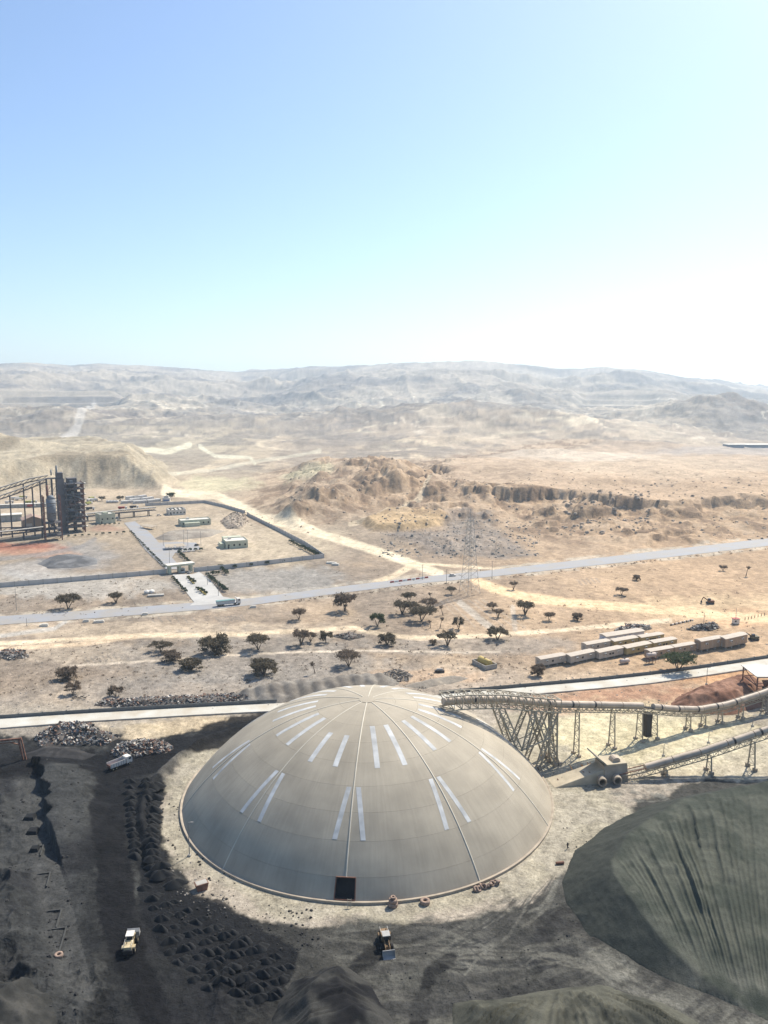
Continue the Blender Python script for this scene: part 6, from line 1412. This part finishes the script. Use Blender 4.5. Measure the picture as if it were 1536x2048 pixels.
incline('clinker_conveyor', 'lower inclined conveyor running beneath the upper one', [tw(-90, 2, 17), tw(-30, 2, 36), tw(-8, 2, 44)], 3.0, (.2, .45, .75), M_dsteel)
incline('ground_conveyor', 'dark ground-level conveyor leading to the silo foot', [tw(-90, -18, 5), tw(-40, -16, 5.5), tw(-12, -14, 6.5)], 4.0, (.1, .4, .7, .95), M_dsteel)
incline('return_conveyor', 'curved conveyor descending from the left edge to the silo', [tw(-90, -6, 12), tw(-60, -8, 8), tw(-12, -10, 6)], 3.0, (.1, .5), M_dsteel, False)
incline('overland_conveyor', 'long low roofed conveyor running right from the preheater tower', [tw(24, 62, 4), tw(60, 66, 5), tw(95, 70, 5)], 4.0, (.1, .3, .5, .7, .9), M_dsteel)
p, q = P(46, 1060), P(88, 1057); d = q - p; L = d.length
sh_ = thing('pitched_shed', 'tan pitched-roof shed in front of the inclined conveyors', 'shed', p, math.atan2(d.y, d.x)); M_shed = mat('tan_shed_sheet', (.27, .21, .165), .75, .1, .2)
MB().prism([(0, 0), (L, 0), (L, 8), (L / 2, 11), (0, 8)], 0, 18).build('wall', M_shed, sh_); mr_ = mat('brown_shed_roof', (.36, .25, .19), .7, .08, .2)
for (a, b) in (((-.5, 7.9), (L / 2, 11.2)), ((L / 2, 11.2), (L + .5, 7.9))): MB().prism([a, b, (b[0], b[1] + .3), (a[0], a[1] + .3)], -.5, 18.5).build('roof_slope', mr_, sh_)
MB().box((L * .3, -.06, 2.6), (5, .12, 5.2)).build('roller_door', M_greyp, sh_)
p, q = P(-20, 1046), P(44, 1042); d = q - p; L = d.length
lb_ = thing('workshop', 'long low workshop with a pale roof at the left edge', 'building', p, math.atan2(d.y, d.x)); MB().box((L / 2, 6, 3), (L, 12, 6)).build('wall', mat('grey_green_sheet', (.30, .31, .27), .7, .1, .2), lb_); MB().box((L / 2, 6, 6.2), (L + 1, 13, .4)).build('roof', M_wroof, lb_)
for k in range(6): MB().box((L * (k + .5) / 6, -.06, 2.4), (3.2, .12, 3.4)).build('door', M_greyp, lb_)
p, q = P(-30, 1018), P(92, 1014); d = q - p; L = d.length
wl_ = thing('sorting_wall', 'low pale retaining wall behind the workshop', 'wall', p, math.atan2(d.y, d.x)); MB().box((L / 2, 3, 1.8), (L, 6, 3.6)).build('wall', M_conc, wl_); MB().box((L / 2, 3, 3.75), (L + .6, 6.6, .3)).build('coping', M_wroof, wl_)
def far_truck(px, py, rz, label, m):
    t = thing('parked_truck', label, 'truck', gz(px, py), rz)
    MB().prism([(-4, 1.2), (2, 1.2), (2.3, 3.0), (-4.3, 3.0)], -1.3, 1.3).build('bed', m, t); MB().prism([(2.6, .7), (4.6, .7), (4.6, 2.0), (4.2, 3.1), (2.6, 3.1)], -1.2, 1.2).build('cab', M_white, t); MB().box((4.55, 0, 2.4), (.12, 2.0, .8)).build('windscreen', M_glass, t)
    truck_wheels(t, (3.4, -1.6, -3), 1.1, .6, .4)
M_olive = mat('yellow_green_paint', (.34, .33, .08), .6, .12, .6, bump=0)
for (x, y, a, m, lab) in ((18, 1006, .5, M_white, 'white truck parked farthest left under the conveyors'), (30, 998, .4, M_white, 'white truck parked behind the conveyor trestle'), (38, 999, .6, M_white, 'white truck second along from the trestle'), (46, 996, .5, M_olive, 'small yellow truck beside the white ones'), (58, 1007, .1, M_olive, 'long yellow green truck under the inclined conveyors'), (66, 1006, .1, M_olive, 'yellow green trailer behind the long truck'), (63, 1015, .3, M_red, 'red and white truck by the retaining wall'), (180, 1003, 1.2, M_white, 'white truck right of the preheater tower'), (184, 998, 1.2, M_olive, 'green truck behind the white one right of the tower'), (178, 1009, 1.2, M_olive, 'yellow green truck nearest the tower base'), (188, 1004, 1.1, M_greyp, 'grey truck right of the tower beside the dark tree'), (245, 1019, .2, M_red, 'small red truck below the white storage blocks'), (268, 1017, .2, M_dark, 'dark flatbed below the white storage blocks'), (180, 1020, .2, M_dark, 'dark machine on the ground right of the tower')): far_truck(x, y, a, lab, m)
for (x, y, L, D, h, lab) in ((1490, 893, 70, 40, 5, 'long white-roofed shed far away at the right edge'), (1458, 897, 34, 30, 4, 'smaller pale shed left of the far long shed')):
    t = thing('far_shed', lab, 'shed', gz(x, y), .05); MB().box((L / 2, D / 2, h / 2 - 3), (L, D, h + 6)).build('wall', mat('blue_grey_sheet', (.26, .29, .33), .7, .1, .05), t); MB().box((L / 2, D / 2, h + .5), (L + 4, D + 4, 1)).build('roof', M_wroof, t)
# ------------------------------------------------------------------ air
hz = MB().box((0, 5000, 240), (24000, 11000, 520))
hm = bpy.data.materials.new('desert_haze'); hm.use_nodes = True; n = hm.node_tree.nodes
n.remove(n['Principled BSDF']); pv = n.new('ShaderNodeVolumePrincipled')
pv.inputs['Color'].default_value = (.66, .84, 1.0, 1); pv.inputs['Density'].default_value = HAZE; pv.inputs['Anisotropy'].default_value = .35
hm.node_tree.links.new(pv.outputs[0], n['Material Output'].inputs['Volume'])
haze = stuff(hz.build('haze', hm))
